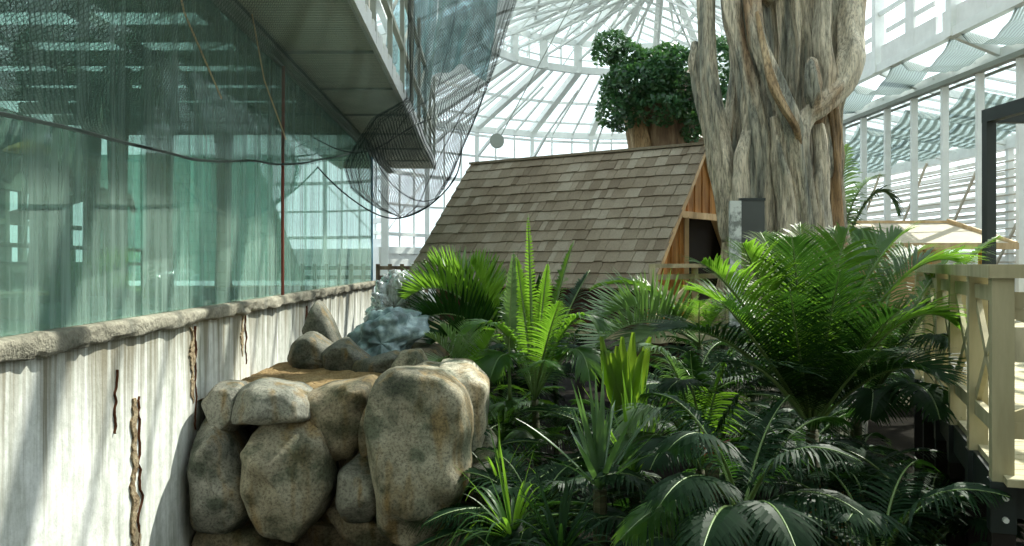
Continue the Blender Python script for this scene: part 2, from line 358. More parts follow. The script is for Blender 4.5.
b = MB(); b.box(G(-6, -5, 1.2), (7.6, .2, 3.8)); struct(b.build('wall_interior_end', M['int_wall']))
def pillar(px, u, wd, lab, m='int_col', top=3.0):
    v = abs(u)*F/(482-px); mb = MB(); zs = [-.52, -.3, .5, 1.2, 2.0, top]
    mb.tube([G(u, v, z) for z in zs], [wd*.6, wd*.5, wd*.46, wd*.45, wd*.5, wd*.7], 14, rf=lambda a, t: 1+.08*math.sin(5*a))
    tag(mb.build('column', M[m], smooth=True), lab, 'column')
pillar(224, -5, .3, 'pale round column seen through the glass nearest the red pipe')
pillar(160, -5, .4, 'broad pale column behind the middle of the glass wall')
pillar(118, -5.6, .3, 'dark slim column behind glass, between arch and broad column', 'int_wall')
pillar(92, -6.4, .28, 'dark slim column behind glass just right of the arched trunk', 'int_wall')
def arch(px, u, rad, lab):
    v = abs(u)*F/(482-px); t = thing('artificial_tree', lab, 'artificial tree', G(u, v, -.52))
    mb = MB(); mb.tube([G(u, v, -.52), G(u+.03, v, .3), G(u, v, .9)], [.28, .2, .2], 14, rf=lambda a, q: 1+.12*math.sin(6*a+q*4)); mb.build('trunk', M['int_wall'], t, True)
    for s in (-1, 1):
        pts = [G(u, v+s*rad*(1-math.cos(a)), .7+rad*1.1*math.sin(a)) for a in [R(k*12) for k in range(13)]]
        mb = MB(); mb.tube(pts, [.2-.012*k for k in range(13)], 10); mb.build('branch', M['int_wall'], t, True)
arch(45, -6.0, .55, 'dark arched artificial tree trunk behind the glass at far left of picture')
arch(112, -7.2, .6, 'dark arched artificial tree deep behind the glass, left of the broad column')
t = thing('pendant_lamp', 'yellow dish-shaped pendant lamp hanging behind the glass at upper left', 'lamp', P(30, 152, 9.6))
c0 = P(30, 152, 9.6); b = MB(); b.tube([c0+Vector((0,0,.0)), c0+Vector((0,0,.05)), c0+Vector((0,0,.12))], [.26, .2, .05], 24); b.build('lamp_shade', M['lamp_yellow'], t, True)
b = MB(); b.tube([c0+Vector((0,0,.12)), c0+Vector((0,0,1.5))], .012, 6); b.build('cord', M['black'], t)
b = MB()
for k in range(5): b.bar(G(-4.2-k*.14, 6.3, -.28), G(-4.2-k*.14, 8.6, -.28), .12, .035)
t = thing('bench', 'pale slatted wooden bench behind the glass at lower left', 'bench', G(-4.5, 7.4, -.52)); b.build('seat', M['wood_pale'], t)
for v in (6.5, 8.4): b = MB(); b.box(G(-4.5, v, -.4), (.6, .08, .22)); b.build('leg', M['wood_pale'], t)
b = MB()
for H in (.0, .25): b.bar(G(-6.2, 9, H), G(-6.2, 16.5, H), .05, .06)
for k in range(9): b.bar(G(-6.2, 9+k*.93, -.5), G(-6.2, 9+k*.93, .25), .05, .05)
tag(b.build('handrail', M['steel_grey']), 'grey metal handrail running across the room behind the glass', 'handrail')
b = MB(); b.bar(G(-6.5, 12.5, .65), G(-6.5, 14.8, 1.15), .12, .16); tag(b.build('roof_brace', M['int_wall']), 'dark slanting brace beam seen through the left glass', 'beam')

# roofed overhang above the glass
SH = 2.7
b = MB(); b.v = [G(u, v, h) for v in (-5, 25.5) for u, h in ((WU+.1, SH), (-1.37, SH), (-1.37, SH+.12), (WU+.1, SH+.12))]
b.f = [(0,1,5,4), (1,2,6,5), (2,3,7,6), (3,0,4,7), (0,3,2,1), (4,5,6,7)]
struct(b.build('ceiling_overhang', M['soffit']))
b = MB(); b.bar(G(WU+.02, -5, SH-.1), G(WU+.02, 25.5, SH-.1), .2, .04); b.bar(G(WU+.02, -5, SH+.06), G(WU+.02, 25.5, SH+.06), .24, .06); b.bar(G(WU+.0, -5, SH), G(WU+.0, 25.5, SH), .05, .3)
struct(b.build('trim_beam', M['steel_grey']))
b = MB(); b.bar(G(-1.33, -5, SH+.05), G(-1.33, 25.5, SH+.05), .07, .16)
for k in range(50): b.box(G(-1.33, -4.6+k*.6, SH+.19), (.06, .34, .12))
struct(b.build('trim_fascia', M['white']))
b = MB()
for k in range(12): b.bar(G(WU+.12, -3+k*2.4, SH-.015), G(-1.37, -3+k*2.4, SH-.015), .05, .035)
struct(b.build('trim_soffit_joints', M['steel_grey']))
b = MB(); b.v = [G(u, v, h) for v in (-5, 21.5) for u, h in ((WU-.1, SH-.08), (WU, SH-.08), (WU, 6.5), (WU-.1, 6.5))]
b.f = [(0,1,5,4), (1,2,6,5), (2,3,7,6), (3,0,4,7), (0,3,2,1), (4,5,6,7)]; struct(b.build('wall_upper_left', M['concrete']))
# upper gallery truss and posts along the overhang's outer edge (seen behind netting)
b = MB()
for H in (3.6, 4.6): b.bar(G(-1.33, 4, H), G(-1.33, 25, H), .08, .08)
for k in range(11): b.bar(G(-1.33, 5+k*2, SH), G(-1.33, 5+k*2, 5.2), .07, .07); b.bar(G(-1.33, 5+k*2, 3.6), G(-1.33, 7+k*2, 4.6), .04, .04)
tag(b.build('railing', M['steel_grey']), 'grey metal gallery railing above the overhang, seen through netting', 'railing')

# ------------------------------------------------------------ netting
BX = [2, 4.3, 6.2, 7.3, 9.2, 11.4, 14, 18, 22]; BYH = [.66, .70, .80, .84, 1.02, 1.25, 1.65, 2.3, 2.62]
def net1(s, t):
    v = 2+20*s; hb = interp(BX, BYH, v); a = t*math.pi
    u = -2.42+(1-math.cos(a))/2*1.1
    k = math.sin(a)**(.45)
    k *= 1
    h = SH-.06-(SH-.06-hb)*(k if t < .5 else max(k, 0))
    u2 = -2.42 + 1.1*max(0, (t-.3)/.7)**1.5
    return G(u2+.05*noise.noise(Vector((v*.7, t*3, 0))), v, h+.05*noise.noise(Vector((v*.6, t*2, 5))))
b = MB(); b.grid(net1, 160, 40, lambda s, t: (s*20, t*4.6))
nt1 = thing('safety_net', 'long dark mesh net sagging under the overhang in front of the glass', 'net', G(-2.2, 8, .8))
b.build('mesh_sheet', M['net'], nt1, True)
b = MB(); b.tube([net1(i/80, .42)+Vector((0,0,-.01)) for i in range(81)], .012, 5); b.build('hem_rope', M['black'], nt1)
for vv in (6.5, 9.0): 
    b = MB(); b.tube([G(-2.3, vv, 2.5), G(-2.25, vv+.3, 1.9), G(-2.2, vv+1.1, 1.4)], .008, 5); b.build('tie_rope', M['wood_pale'], nt1)
# bundled bag net at the end of the overhang
CY = 15.0
def prof(zf):   # left/right px edges at picture height -> real at depth CY
    y = -80+zf*298
    l = interp([-80, 100, 118, 165, 190, 205, 214, 218], [408, 408, 376, 345, 352, 372, 388, 402], y)
    r = interp([-80, 0, 60, 130, 175, 200, 211, 216, 218], [540, 515, 497, 470, 452, 435, 422, 412, 403], y)
    return l, r, y
def net2(s, t):
    l, r, y = prof(t); a = s*2*math.pi; cx = (l+r)/2; rx = (r-l)/2
    fold = 1+.05*math.sin(9*a+t*5)+.04*noise.noise(Vector((math.cos(a)*2, math.sin(a)*2, t*4)))
    p = P(cx+rx*math.cos(a)*fold, y, CY); p.y += rx/F*CY*math.sin(a)*fold*.8; return p
nt2 = thing('net_bag', 'tall dark net funnel gathered into a drooping bag beyond the overhang', 'net', P(402, 216, CY))
b = MB(); b.grid(net2, 96, 60, lambda s, t: (s*6, t*5)); b.build('mesh_sheet', M['net2'], nt2, True)
for a in (0, .06, .43, .47, .5, .56, .9, .72):
    b = MB(); b.tube([net2(a+.03*math.sin(5*t/30), t/30) for t in range(31)], .006, 5); b.build('fold_rope', M['black'], nt2)
def sw(pts, r, nm='hem_rope'): b = MB(); b.tube(pts, r, 6); b.build(nm, M['black'], nt2)
def spl(ps, Y, n=10):
    ps = [P(x, y, Y) for x, y in ps]; out = []
    for i in range(len(ps)-1):
        p0, p1, p2, p3 = ps[max(i-1,0)], ps[i], ps[i+1], ps[min(i+2,len(ps)-1)]
        for k in range(n):
            t = k/n; out.append(.5*((2*p1)+(p2-p0)*t+(2*p0-5*p1+4*p2-p3)*t*t+(3*p1-p0-3*p2+p3)*t**3))
    return out+[ps[-1]]
sw(spl([(255,60),(268,95),(300,145),(335,185),(372,212),(400,218),(430,205),(455,178),(462,150)], 14.5), .012)
sw(spl([(372,150),(388,180),(415,200),(440,196),(458,172)], 14.8), .008)
sw(spl([(300,130),(340,150),(372,150),(410,128),(432,118)], 14.2), .008)
# clear plastic sheets hung beside the net
def sheet(px0, px1, y0, y1, Y, lab, seed):
    def fn(s, t):
        x = px0+(px1-px0)*s+(t*t)*-14; y = y0+(y1-y0)*t-18*math.sin(s*3)
        p = P(x, y, Y); p.y += .22*math.sin(s*13+seed+t*2)+.3*noise.noise(Vector((s*4, t*5, seed))); return p
    b = MB(); b.grid(fn, 60, 50); tag(b.build('plastic_sheet', M['sheet'], smooth=True, solid=.004), lab, 'plastic sheet')
sheet(440, 500, -60, 85, 19, 'hanging grey-blue clear plastic sheet behind the net, nearer the dome side', 1)
sheet(392, 440, -60, 125, 21, 'hanging crumpled clear plastic sheet beside the overhang fascia', 4)

# ------------------------------------------------------------ conservatory: apse dome
DC = Vector((5.7, 34)); H0, H1, H1b, H2 = 11.4, 9.9, 8.7, 6.5; R0, R1, R2 = .7, 7.0, 12.0
def D(r, deg, H): return Vector((DC.x+r*math.cos(R(deg)), DC.y+r*math.sin(R(deg)), EZ+H))
angs = list(range(38, 233, 15))
def st(name, mb, m='steel'): return struct(mb.build(name, M[m]))
for a in angs:
    b = MB(); b.bar(D(R0, a, H0), D(R1+.3, a, H1), .30, .34); b.bar(D(R0, a, H0-.9), D(R1, a, H1-.8), .08, .08)
    for k in range(6):
        f0 = k/6; f1 = (k+1)/6; r0 = R0+(R1-R0)*f0; r1 = R0+(R1-R0)*f1
        b.bar(D(r0, a, H0-(H0-H1)*f0-.9*(k % 2)), D(r1, a, H0-(H0-H1)*f1-.9*((k+1) % 2)), .05, .05)
    st('roof_rafter', b)
    b = MB(); b.bar(D(R1, a, H1), D(R1, a, H1b-.1), .36, .3); st('clerestory_post', b)
    b = MB(); b.bar(D(R1-.1, a, H1b), D(R2+.3, a, H2), .3, .3); b.bar(D(R1, a, H1b-.9), D(R2-1.6, a, H2-.3), .07, .07); b.bar(D(R2-1.6, a, H2-.3), D(R2, a, H2-1.3), .1, .14); st('lower_rafter', b)
    b = MB(); b.bar(D(R2, a, H2), D(R2, a, -EZ), .2, .2); st('wall_post', b)
for r, H, wd, ht in ((R0,H0,.3,.5),(3.8,10.7,.08,.12),(R1,H1,.2,.25),(R1,H1b,.2,.3),(R1,H1b+.45,.06,.06),(9.4,7.65,.08,.12),(11,6.95,.06,.1),(R2,H2,.25,.3),(R2-.9,H2-.45,.12,.1),(R2,5.2,.08,.1),(R2,4.0,.12,.16),(R2,2.6,.08,.1),(R2,1.3,.12,.15),(R2,.6,.12,.3)):
    b = MB()
    for i in range(len(angs)-1): b.bar(D(r, angs[i], H), D(r, angs[i+1], H), wd, ht)
    st('ring_beam', b)
for i in range(len(angs)-1):
    b = MB(); a0, a1 = angs[i], angs[i+1]
    L = lambda r, H, f: D(r, a0, H).lerp(D(r, a1, H), f)
    for f in (.5,):
        b.bar(L(R0+.4, H0, f), L(R1, H1, f), .10, .10); b.bar(L(R1, H1, f), L(R1, H1b, f), .07, .07)
    for f in (.33, .67):
        b.bar(L(R1, H1b, f), L(R2, H2, f), .08, .1); b.bar(L(R2, H2, f), L(R2, .4, f), .08, .08)
    if i % 2: b.bar(L(R2, 4, 0), L(R2, 1.3, 1), .05, .05); b.bar(L(R1, H1, 0), L(R1, H1b, .5), .05, .05)
    st('glazing_bars', b)
    b = MB()
    for (ra, Ha, rb, Hb) in ((R0, H0+.1, R1, H1+.15), (R1, H1, R1, H1b), (R1, H1b+.12, R2, H2+.15), (R2+.05, H2, R2+.05, .5)):
        b.add([D(ra, a0, Ha), D(ra, a1, Ha), D(rb, a1, Hb), D(rb, a0, Hb)], [(0,1,2,3)])
    st('window_dome', b, 'pane')
    b = MB(); b.bar(D(R2+.1, a0, -1.2), D(R2+.1, a1, -1.2), .2, 3.4); st('wall_apse', b, 'white')
b = MB(); b.tube([P(590, -30, 30), P(498, 141, 30)], .02, 5); b.tube([P(497, 141, 30)+Vector((0,-.1,0)), P(497, 141, 30)+Vector((0,.1,0))], .24, 16)
tag(b.build('ceiling_fan', M['steel_grey'], smooth=False), 'round grey fan housing hanging below the dome left of the roof ridge', 'fan')
# nave roof: high roof over everything, right arcade, clerestory, aisle
RU = 4.6
for k in range(10):
    v = 33-k*4; b = MB()
    b.bar(G(RU, v, H0), G(11, v, 8.6), .25, .4); b.bar(G(RU, v, H0), G(-3, v, 7.6), .25, .4); b.bar(G(-3, v, 7.6), G(-8, v, 6), .2, .3)
    b.bar(G(11, v, 8.6), G(11, v, 5.3), .26, .26); b.bar(G(11.1, v, 5.35), G(12.2, v, 4.9), .16, .2)
    b.bar(G(12.2, v, 4.9), G(17, v, 3.9), .14, .2); b.bar(G(17, v, 3.9), G(17, v, -EZ), .18, .18)
    st('nave_frame', b)
for u, H, wd, ht in ((RU,H0,.3,.4),(8.5,10,.1,.15),(2.2,10.2,.1,.15),(0,8.95,.1,.15),(11,8.6,.2,.3),(11,5.4,.2,.22),(11,6.9,.08,.12),(11,7.7,.08,.12),(12.2,4.9,.3,.26),(14.5,4.4,.1,.12),(17,3.9,.3,.4),(-3,7.6,.2,.3)):
    b = MB(); b.bar(G(u, -6, H), G(u, 44, H), wd, ht); st('long_beam', b)
b = MB(); b.bar(G(12.0, -6, 4.68), G(12.0, 44, 4.68), .2, .12); b.bar(G(12.3, -6, 4.6), G(12.3, 44, 4.6), .06, .06); st('long_beam', b, 'steel_grey')
b = MB()
for k in range(48):
    v = -4+k*1.0; b.bar(G(RU, v, H0), G(11, v, 8.6), .05, .08); b.bar(G(RU, v, H0), G(-3, v, 7.6), .05, .08); b.bar(G(-3, v, 7.6), G(-8, v, 6), .05, .08); b.bar(G(12, v, 4.95), G(17, v, 3.95), .05, .06)
st('nave_glazing_bars', b)
b = MB(); b.add([G(RU,-6,H0+.2), G(RU,34,H0+.2), G(11,34,8.8), G(11,-6,8.8)], [(0,1,2,3)]); b.add([G(RU,-6,H0+.2), G(RU,34,H0+.2), G(-3,34,7.8), G(-3,-6,7.8)], [(0,1,2,3)])
b.add([G(-3,-6,7.75), G(-3,34,7.75), G(-8,34,6.2), G(-8,-6,6.2)], [(0,1,2,3)]); b.add([G(12,-6,5.02), G(12,44,5.02), G(17,44,4.1), G(17,-6,4.1)], [(0,1,2,3)]); st('window_nave', b, 'pane')
for k in range(24):
    v = 10.2+k*1.15*1.45; b = MB(); b.bar(G(12.1, v, 4.8), G(12.1, v, -EZ), .17, .12); st('arcade_column', b)
# clerestory panels with vent openings (solid white panels with an opening)
for k in range(10):
    v = 38-k*3.3; b = MB()
    b.bar(G(11.02, v-1.65, 7.3), G(11.02, v-1.65, 5.45), .5, .06, (1,0,0)); b.bar(G(11.02, v-3, 5.75), G(11.02, v, 5.75), .06, .5)
    b.bar(G(11.02, v-2.9, 6.35), G(11.02, v-1.9, 6.35), .05, .12); b.bar(G(11.02, v-1.4, 6.35), G(11.02, v-.3, 6.35), .05, .12)
    st('clerestory_panel', b, 'white')
def shade(v0, v1, k, u0=11.0, h0=5.5, u1=11.95, h1=5.2, sag=.55, nm='shade cloth'):
    def fn(s, t):
        sg = sag*(4*t*(1-t))**.8*(1.2-.6*s)
        return G(u0+(u1-u0)*s, v0+(v1-v0)*t, h0+(h1-h0)*s-sg+.02*math.sin(t*30))
    b = MB(); b.grid(fn, 14, 30, lambda s, t: (t*4, s*4)); return b.build('shade_cloth', M['shade'], smooth=True, solid=.006)
names = ['rightmost', 'second from the right', 'third from the right', 'leftmost, beside the giant trunk']
for (v0, v1), nm in zip(((18.4,21.0),(21.0,24.0),(24.0,27.2),(27.2,30.5)), names):
    tag(shade(v0, v1-.15, 0), 'silvery scalloped shade cloth above the long right beam, '+nm, 'shade cloth', 'scalloped shade cloths above the right beam')
for (v0, v1), nm in zip(((23.5,26.8),(26.8,30.2),(30.2,34),(34,38)), names):
    tag(shade(v0, v1-.3, 0, 12.6, 4.6, 15.8, 3.95, .45), 'silvery shade cloth seen below the long right beam, '+nm, 'shade cloth', 'shade cloths beyond the right beam')
# slatted outer wall on the right
b = MB()
for k in range(17):
    H = 3.5-k*.22; b.bar(G(17.3+.2*(k % 2), 4, H), G(17.3+.2*(k % 2), 44, H-.05*(k % 3)), .05, .13)
st('wall_right_slats', b, 'white')
b = MB()
for k in range(14): b.bar(G(16.9, 4, 3.3-k*.27), G(16.9, 44, 3.3-k*.27), .04, .045)
for k in range(10): b.bar(G(16.8, 6+k*4, 3.8), G(16.8, 9.4+k*4, 0), .07, .07)
st('wall_right_louvres', b, 'tan')
b = MB(); b.bar(G(17.6, 4, -1.4), G(17.6, 44, -1.4), .2, 3.2); st('wall_right', b, 'white')
b = MB()
for k in range(40): b.box(G(16.0+k*.1, 22, .05), (.05, .05, 1.6))
b.box(G(18, 22.05, .05), (4.2, .04, 1.6)); st('wall_ribbed', b, 'white')
# far railing and low structures beyond the glass corner
b = MB()
for H in (-.05, -.3): b.bar(P(376, 266, 24)+Vector((0,0,H)), P(470, 266, 24)+Vector((0,0,H)), .08, .1)
for k in range(8): b.bar(P(378+k*12, 264, 24), P(378+k*12, 264, 24)-Vector((0,0,1.3)), .1, .1)
tag(b.build('railing', M['bark_dark']), 'low dark brown deck railing just beyond the corner of the glass wall', 'railing')
b = MB(); b.box((-2.8, 26, .8), (6, 4, 1.6)); struct(b.build('floor_far_terrace', M['concrete']))

# ------------------------------------------------------------ wooden hut with shingle roof
RL = Vector((-.88, 20.4, EZ+2.25)); RRt = Vector((3.66, 17.0, EZ+2.25)); rd = (RRt-RL).normalized(); RLn = (RRt-RL).length
pd = Vector((-.6, -.8, 0)); sl = (pd*2.2+Vector((0,0,-2.64))); SL = sl.length; sd = sl.normalized()
hut = thing('wooden_hut', 'steep shingle-roofed wooden hut with dark doorway, beside the giant trunk', 'hut', (2.0, 18.5, 1.75))
def slope(side):
    s_d = sd if side > 0 else Vector((-sd.x, -sd.y, sd.z)); nrm = rd.cross(s_d).normalized()
    if nrm.z < 0: nrm = -nrm
    b = MB(); rows = 13; ex = SL/rows; rr = random.Random(3+side)
    for i in range(rows+1):
        x = -.05-rr.random()*.15
        while x < RLn+.02:
            w_ = rr.choice((.14, .18, .24, .3)); x1 = min(x+w_, RLn+.05); x0 = max(x, -.06)
            if x1-x0 > .03:
                top = max(0, i*ex-ex*.7)+.0; bot = min(SL+.08, (i+.5)*ex+rr.uniform(-.015, .015)+(ex*.5))
                lt = .012; lb = .045+rr.uniform(0, .012)
                vs_ = [RL+rd*xx+s_d*ss+nrm*hh for xx in (x0+.004, x1-.004) for ss, hh in ((top, lt-.012), (bot, lb-.02), (bot, lb), (top, lt))]
                b.add(vs_, [(0,1,2,3), (7,6,5,4), (0,4,5,1), (1,5,6,2), (2,6,7,3), (3,7,4,0)])
            x += w_
    b.build('roof_slope', M['shingle'], hut)
    b = MB(); o = RL-nrm*.035; q = [o, o+rd*RLn, o+rd*RLn+s_d*SL, o+s_d*SL]; b.add(q+[p-nrm*.06 for p in q], [(0,1,2,3), (7,6,5,4), (0,4,5,1), (1,5,6,2), (2,6,7,3), (3,7,4,0)])
    b.build('roof_boards', M['wood_pale'], hut)
    for e in (RL, RRt):
        b = MB(); b.bar(e+nrm*-.04, e+s_d*SL+nrm*-.04, .05, .12, nrm); b.build('barge_board', M['wood_pale'], hut)
slope(1); slope(-1)
b = MB(); b.bar(RL-rd*.08+Vector((0,0,.03)), RRt+rd*.08+Vector((0,0,.03)), .12, .05); b.build('ridge_cap', M['shingle'], hut)
gp = Vector((.6, .8, 0)); gf = RRt-rd*.1          # gable plane, set back under the roof
ZD = 1.75
def gpt(t, z): return Vector((gf.x, gf.y, 0))+gp*t+Vector((0,0,z))
ztop = EZ+2.25
def gw(t): return ztop-abs(t)*1.2-.12
b = MB(); t0 = -2.0
k = 0; t = -2.05
while t < 2.05:
    t1 = min(t+.16, 2.05); inside = (t > -.70 and t1 < 1.03)
    zb = EZ+.86 if inside else ZD
    z0, z1 = max(gw(t), zb+.01), max(gw(t1), zb+.01)
    off = rd*(.02*(k % 2))
    vs_ = [gpt(t+.004, zb)+off, gpt(t1-.004, zb)+off, gpt(t1-.004, z1)+off, gpt(t+.004, z0)+off]
    b.add(vs_+[p-rd*.05 for p in vs_], [(0,1,2,3), (7,6,5,4), (0,4,5,1), (1,5,6,2), (2,6,7,3), (3,7,4,0)])
    t = t1; k += 1
b.build('gable_wall', M['wood_warm'], hut)
b = MB(); f_ = rd*.06
b.bar(gpt(-.95, EZ+.9)+f_, gpt(1.08, EZ+.9)+f_, .08, .12); b.bar(gpt(-.74, ZD)+f_, gpt(-.74, EZ+.86)+f_, .08, .08); b.bar(gpt(1.04, ZD)+f_, gpt(1.04, EZ+.86)+f_, .08, .08)
b.build('door_frame', M['wood_pale'], hut)
b = MB()
for sg in (-1, 1):
    q = [gf-rd*.05, gf-rd*4.95]; w0 = [Vector((p.x, p.y, 0))+gp*sg*1.85 for p in q]
    vs_ = [w0[0]+Vector((0,0,ZD)), w0[1]+Vector((0,0,ZD)), w0[1]+Vector((0,0,EZ-.1)), w0[0]+Vector((0,0,EZ-.1))]
    b.add(vs_+[p-gp*sg*.08 for p in vs_], [(0,1,2,3), (7,6,5,4), (0,4,5,1), (1,5,6,2), (2,6,7,3), (3,7,4,0)])
b.build('side_wall', M['dark_red'], hut)
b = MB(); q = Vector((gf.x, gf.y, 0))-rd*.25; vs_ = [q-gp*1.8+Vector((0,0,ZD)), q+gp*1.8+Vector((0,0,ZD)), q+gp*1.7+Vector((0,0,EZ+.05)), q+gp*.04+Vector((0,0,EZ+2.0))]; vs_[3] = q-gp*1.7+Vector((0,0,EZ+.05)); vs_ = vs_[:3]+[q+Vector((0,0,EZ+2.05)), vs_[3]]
nv_ = len(vs_); b.add(vs_+[p-rd*.05 for p in vs_], [tuple(range(nv_)), tuple(range(2*nv_-1, nv_-1, -1))]+[(m, m+nv_, (m+1) % nv_+nv_, (m+1) % nv_) for m in range(nv_)]); b.build('doorway_shade', M['dark'], hut)  # near-black sheet behind the door opening stands in for the shade inside
b = MB(); c = (RL+RRt)/2; c.z = ZD-.1; Mh = Matrix.Rotation(math.atan2(rd.y, rd.x), 3, 'Z'); b.box(c+rd*.55, (6.6, 4.1, .16), Mh); b.build('platform', M['wood_deck'], hut)
for i in (-2.4, -.6, 1.2, 3.3):
    for j in (-1.85, 1.85): b = MB(); q = Vector((c.x, c.y, 0))+rd*i+gp*j; b.bar(q, q+Vector((0,0,ZD-.18)), .16, .16); b.build('pile', M['dark'], hut)
# porch rail in front of the doorway
pr = thing('porch_railing', 'pale wooden railing in front of the hut doorway', 'railing', P(690, 325, 15.9))
fr = gf+rd*.35; A = Vector((fr.x, fr.y, 0))-gp*2.6; B = Vector((fr.x, fr.y, 0))+gp*.6
b = MB(); b.bar(A+Vector((0,0,EZ-.03)), B+Vector((0,0,EZ-.03)), .12, .07); b.bar(A+Vector((0,0,EZ-.22)), B+Vector((0,0,EZ-.22)), .05, .09); b.bar(A+Vector((0,0,ZD+.15)), B+Vector((0,0,ZD+.15)), .05, .1); b.bar(A+Vector((0,0,ZD-.04)), B+Vector((0,0,ZD-.04)), .3, .22); b.build('rail', M['wood_deck'], pr)
for t in (0, .5, 1): b = MB(); q = A.lerp(B, t); b.bar(q+Vector((0,0,ZD)), q+Vector((0,0,EZ-.06)), .1, .1); b.build('post', M['wood_deck'], pr)
for t in (0, .5):
    b = MB(); q = A.lerp(B, t); q2 = A.lerp(B, t+.5); b.bar(q+Vector((0,0,ZD+.2)), q2+Vector((0,0,EZ-.25)), .04, .08); b.bar(q+Vector((0,0,EZ-.25)), q2+Vector((0,0,ZD+.2)), .04, .08); b.build('cross_brace', M['wood_deck'], pr)
# small sign post / dark board between hut and trunk
bp = thing('notice_board', 'dark board on a flaking pale post between hut doorway and trunk', 'board', P(736, 330, 14.0))
b = MB(); b.bar(P(735, 330, 14.0), P(735, 201, 14.0), .17, .12); b.build('post', noisy('flaky_paint', [(.4,(.2,.22,.2)),(.55,(.6,.64,.6))], 8), bp)
b = MB(); b.box(P(752, 223, 14.05), (.37, .08, .72)); b.build('panel', plain('dark_panel', (.07,.08,.075), .5), bp)
b = MB(); b.box(P(752, 199.5, 14.05), (.40, .1, .04)); b.build('frame', M['black'], bp)

# ------------------------------------------------------------ giant fig trunk
TB = P(785, 264, 15.6); TB.z = 0
tree = thing('giant_fig_trunk', 'giant pale fluted fig trunk with twisting roots, right of the hut', 'tree', TB)
def tc(z):  # centre x, radius by picture height
    y = 264-(z-EZ)/15.6*F
    l = interp([-400, 0, 60, 110, 160, 220, 450], [712, 728, 732, 728, 722, 728, 700], y); r = interp([-400, 0, 50, 90, 112, 160, 220, 450], [850, 848, 850, 845, 838, 838, 841, 860], y)
    return ((l+r)/2-512)/F*15.6, (r-l)/2/F*15.6
def trunkfn(s, t):
    z = t*10.5; cx, r = tc(z); a = -s*2*math.pi; tw = a+.07*z
    n = Vector((math.cos(tw)*1.5, math.sin(tw)*1.5, z*.13))
    rid = 1-abs(noise.noise(n*1.7))*2.6; rid2 = 1-abs(noise.noise(n*4.1+Vector((7,3,z*.1))))*2.2; fi = noise.noise(Vector((math.cos(tw)*9, math.sin(tw)*9, z*.5)))
    rid3 = 1-abs(noise.noise(Vector((math.cos(tw)*8, math.sin(tw)*8, z*.3+4))))*2.4
    d = .84+.13*rid+.09*rid2+.045*rid3+.02*fi
    return Vector((cx+r*d*math.cos(a), 15.6+r*.92*d*math.sin(a), z))
b = MB(); b.grid(trunkfn, 520, 170); b.build('trunk', M['bark'], tree, True)
def root(pts, Y, rad, m='bark', fl=5):
    if not hasattr(Y, '__len__'): Y = [Y]*len(pts)
    ps = [P(x, y, yy) for (x, y), yy in zip(pts, Y)]; out = []; rs = []; n = 8
    for i in range(len(ps)-1):
        p0, p1, p2, p3 = ps[max(i-1,0)], ps[i], ps[i+1], ps[min(i+2,len(ps)-1)]
        for k in range(n):
            t = k/n; out.append(.5*((2*p1)+(p2-p0)*t+(2*p0-5*p1+4*p2-p3)*t*t+(3*p1-p0-3*p2+p3)*t**3)); rs.append((rad[i]*(1-t)+rad[i+1]*t)/F*Y[i])
    out.append(ps[-1]); rs.append(rad[-1]/F*Y[-1])
    b = MB(); sd_ = random.random()*9
    b.tube(out, rs, 44, rf=lambda a, t: .95+.14*math.sin(fl*a+t*7+sd_+2*noise.noise(Vector((a, t*3, sd_))))+.22*noise.noise(Vector((math.cos(a)*1.2, math.sin(a)*1.2, t*6+sd_)))-.22*abs(noise.noise(Vector((math.cos(a)*4, math.sin(a)*4, t*2.5+sd_)))))
    b.build('aerial_root', M[m], tree, True)
root([(708,-90),(706,0),(708,60),(716,120),(726,175),(738,235),(745,330)], [15,14.9,14.8,14.7,14.6,14.7,14.9], [9,9,9,11,12,13,15])
root([(694,42),(698,62),(704,95),(714,140),(722,180),(734,240)], [15.1,15.05,15,14.9,14.8,14.8], [3,9,10,11,12,13], 'bark')
root([(738,-60),(730,0),(738,45),(750,95),(757,150),(762,235)], [14.9,14.7,14.6,14.5,14.4,14.4], [10,11,9,12,13,14], 'bark')
root([(745,-60),(752,10),(762,50),(778,90),(790,118),(797,150),(806,240)], [14.7,14.5,14.3,14.2,14.1,14.2,14.3], [9,9,9,10,10,11,12], 'bark')
root([(757,12),(764,48),(771,80),(783,106),(796,128),(800,150)], [14.3,14.15,14.0,13.95,13.95,14.1], [2,4,5,5,4,2], 'bark_brown', 3)
root([(868,-70),(852,0),(850,35),(852,60),(842,86),(822,105),(806,118),(800,150),(812,240)], [15.2,14.9,14.7,14.5,14.4,14.3,14.3,14.2,14.3], [16,14,13,14,12,10,9,10,12], 'bark_pale')
root([(818,-60),(824,0),(822,40),(828,80),(818,110)], [14.6,14.5,14.45,14.4,14.4], [9,8,9,9,6], 'bark_pale')
root([(812,60),(812,75),(813,95),(814,112)], [14.3,14.2,14.2,14.3], [5,9,9,5], 'bark')
root([(832,108),(834,150),(834,190),(838,250)], [14.9,14.9,14.9,14.9], [7,8,8,9], 'bark_brown', 3)
root([(818,125),(822,160),(820,200),(824,250)], [14.5,14.45,14.4,14.4], [7,8,9,11], 'bark_pale', 3)
root([(775,118),(780,160),(786,200),(790,250)], [14.3,14.2,14.2,14.2], [6,9,10,12], 'bark', 3)
root([(765,0),(790,-40),(800,-120)], [14.6,14.8,15], [9,9,10])
root([(748,130),(742,160),(740,200),(745,250)], [14.4,14.35,14.3,14.3], [5,8,10,11], 'bark_pale', 3)

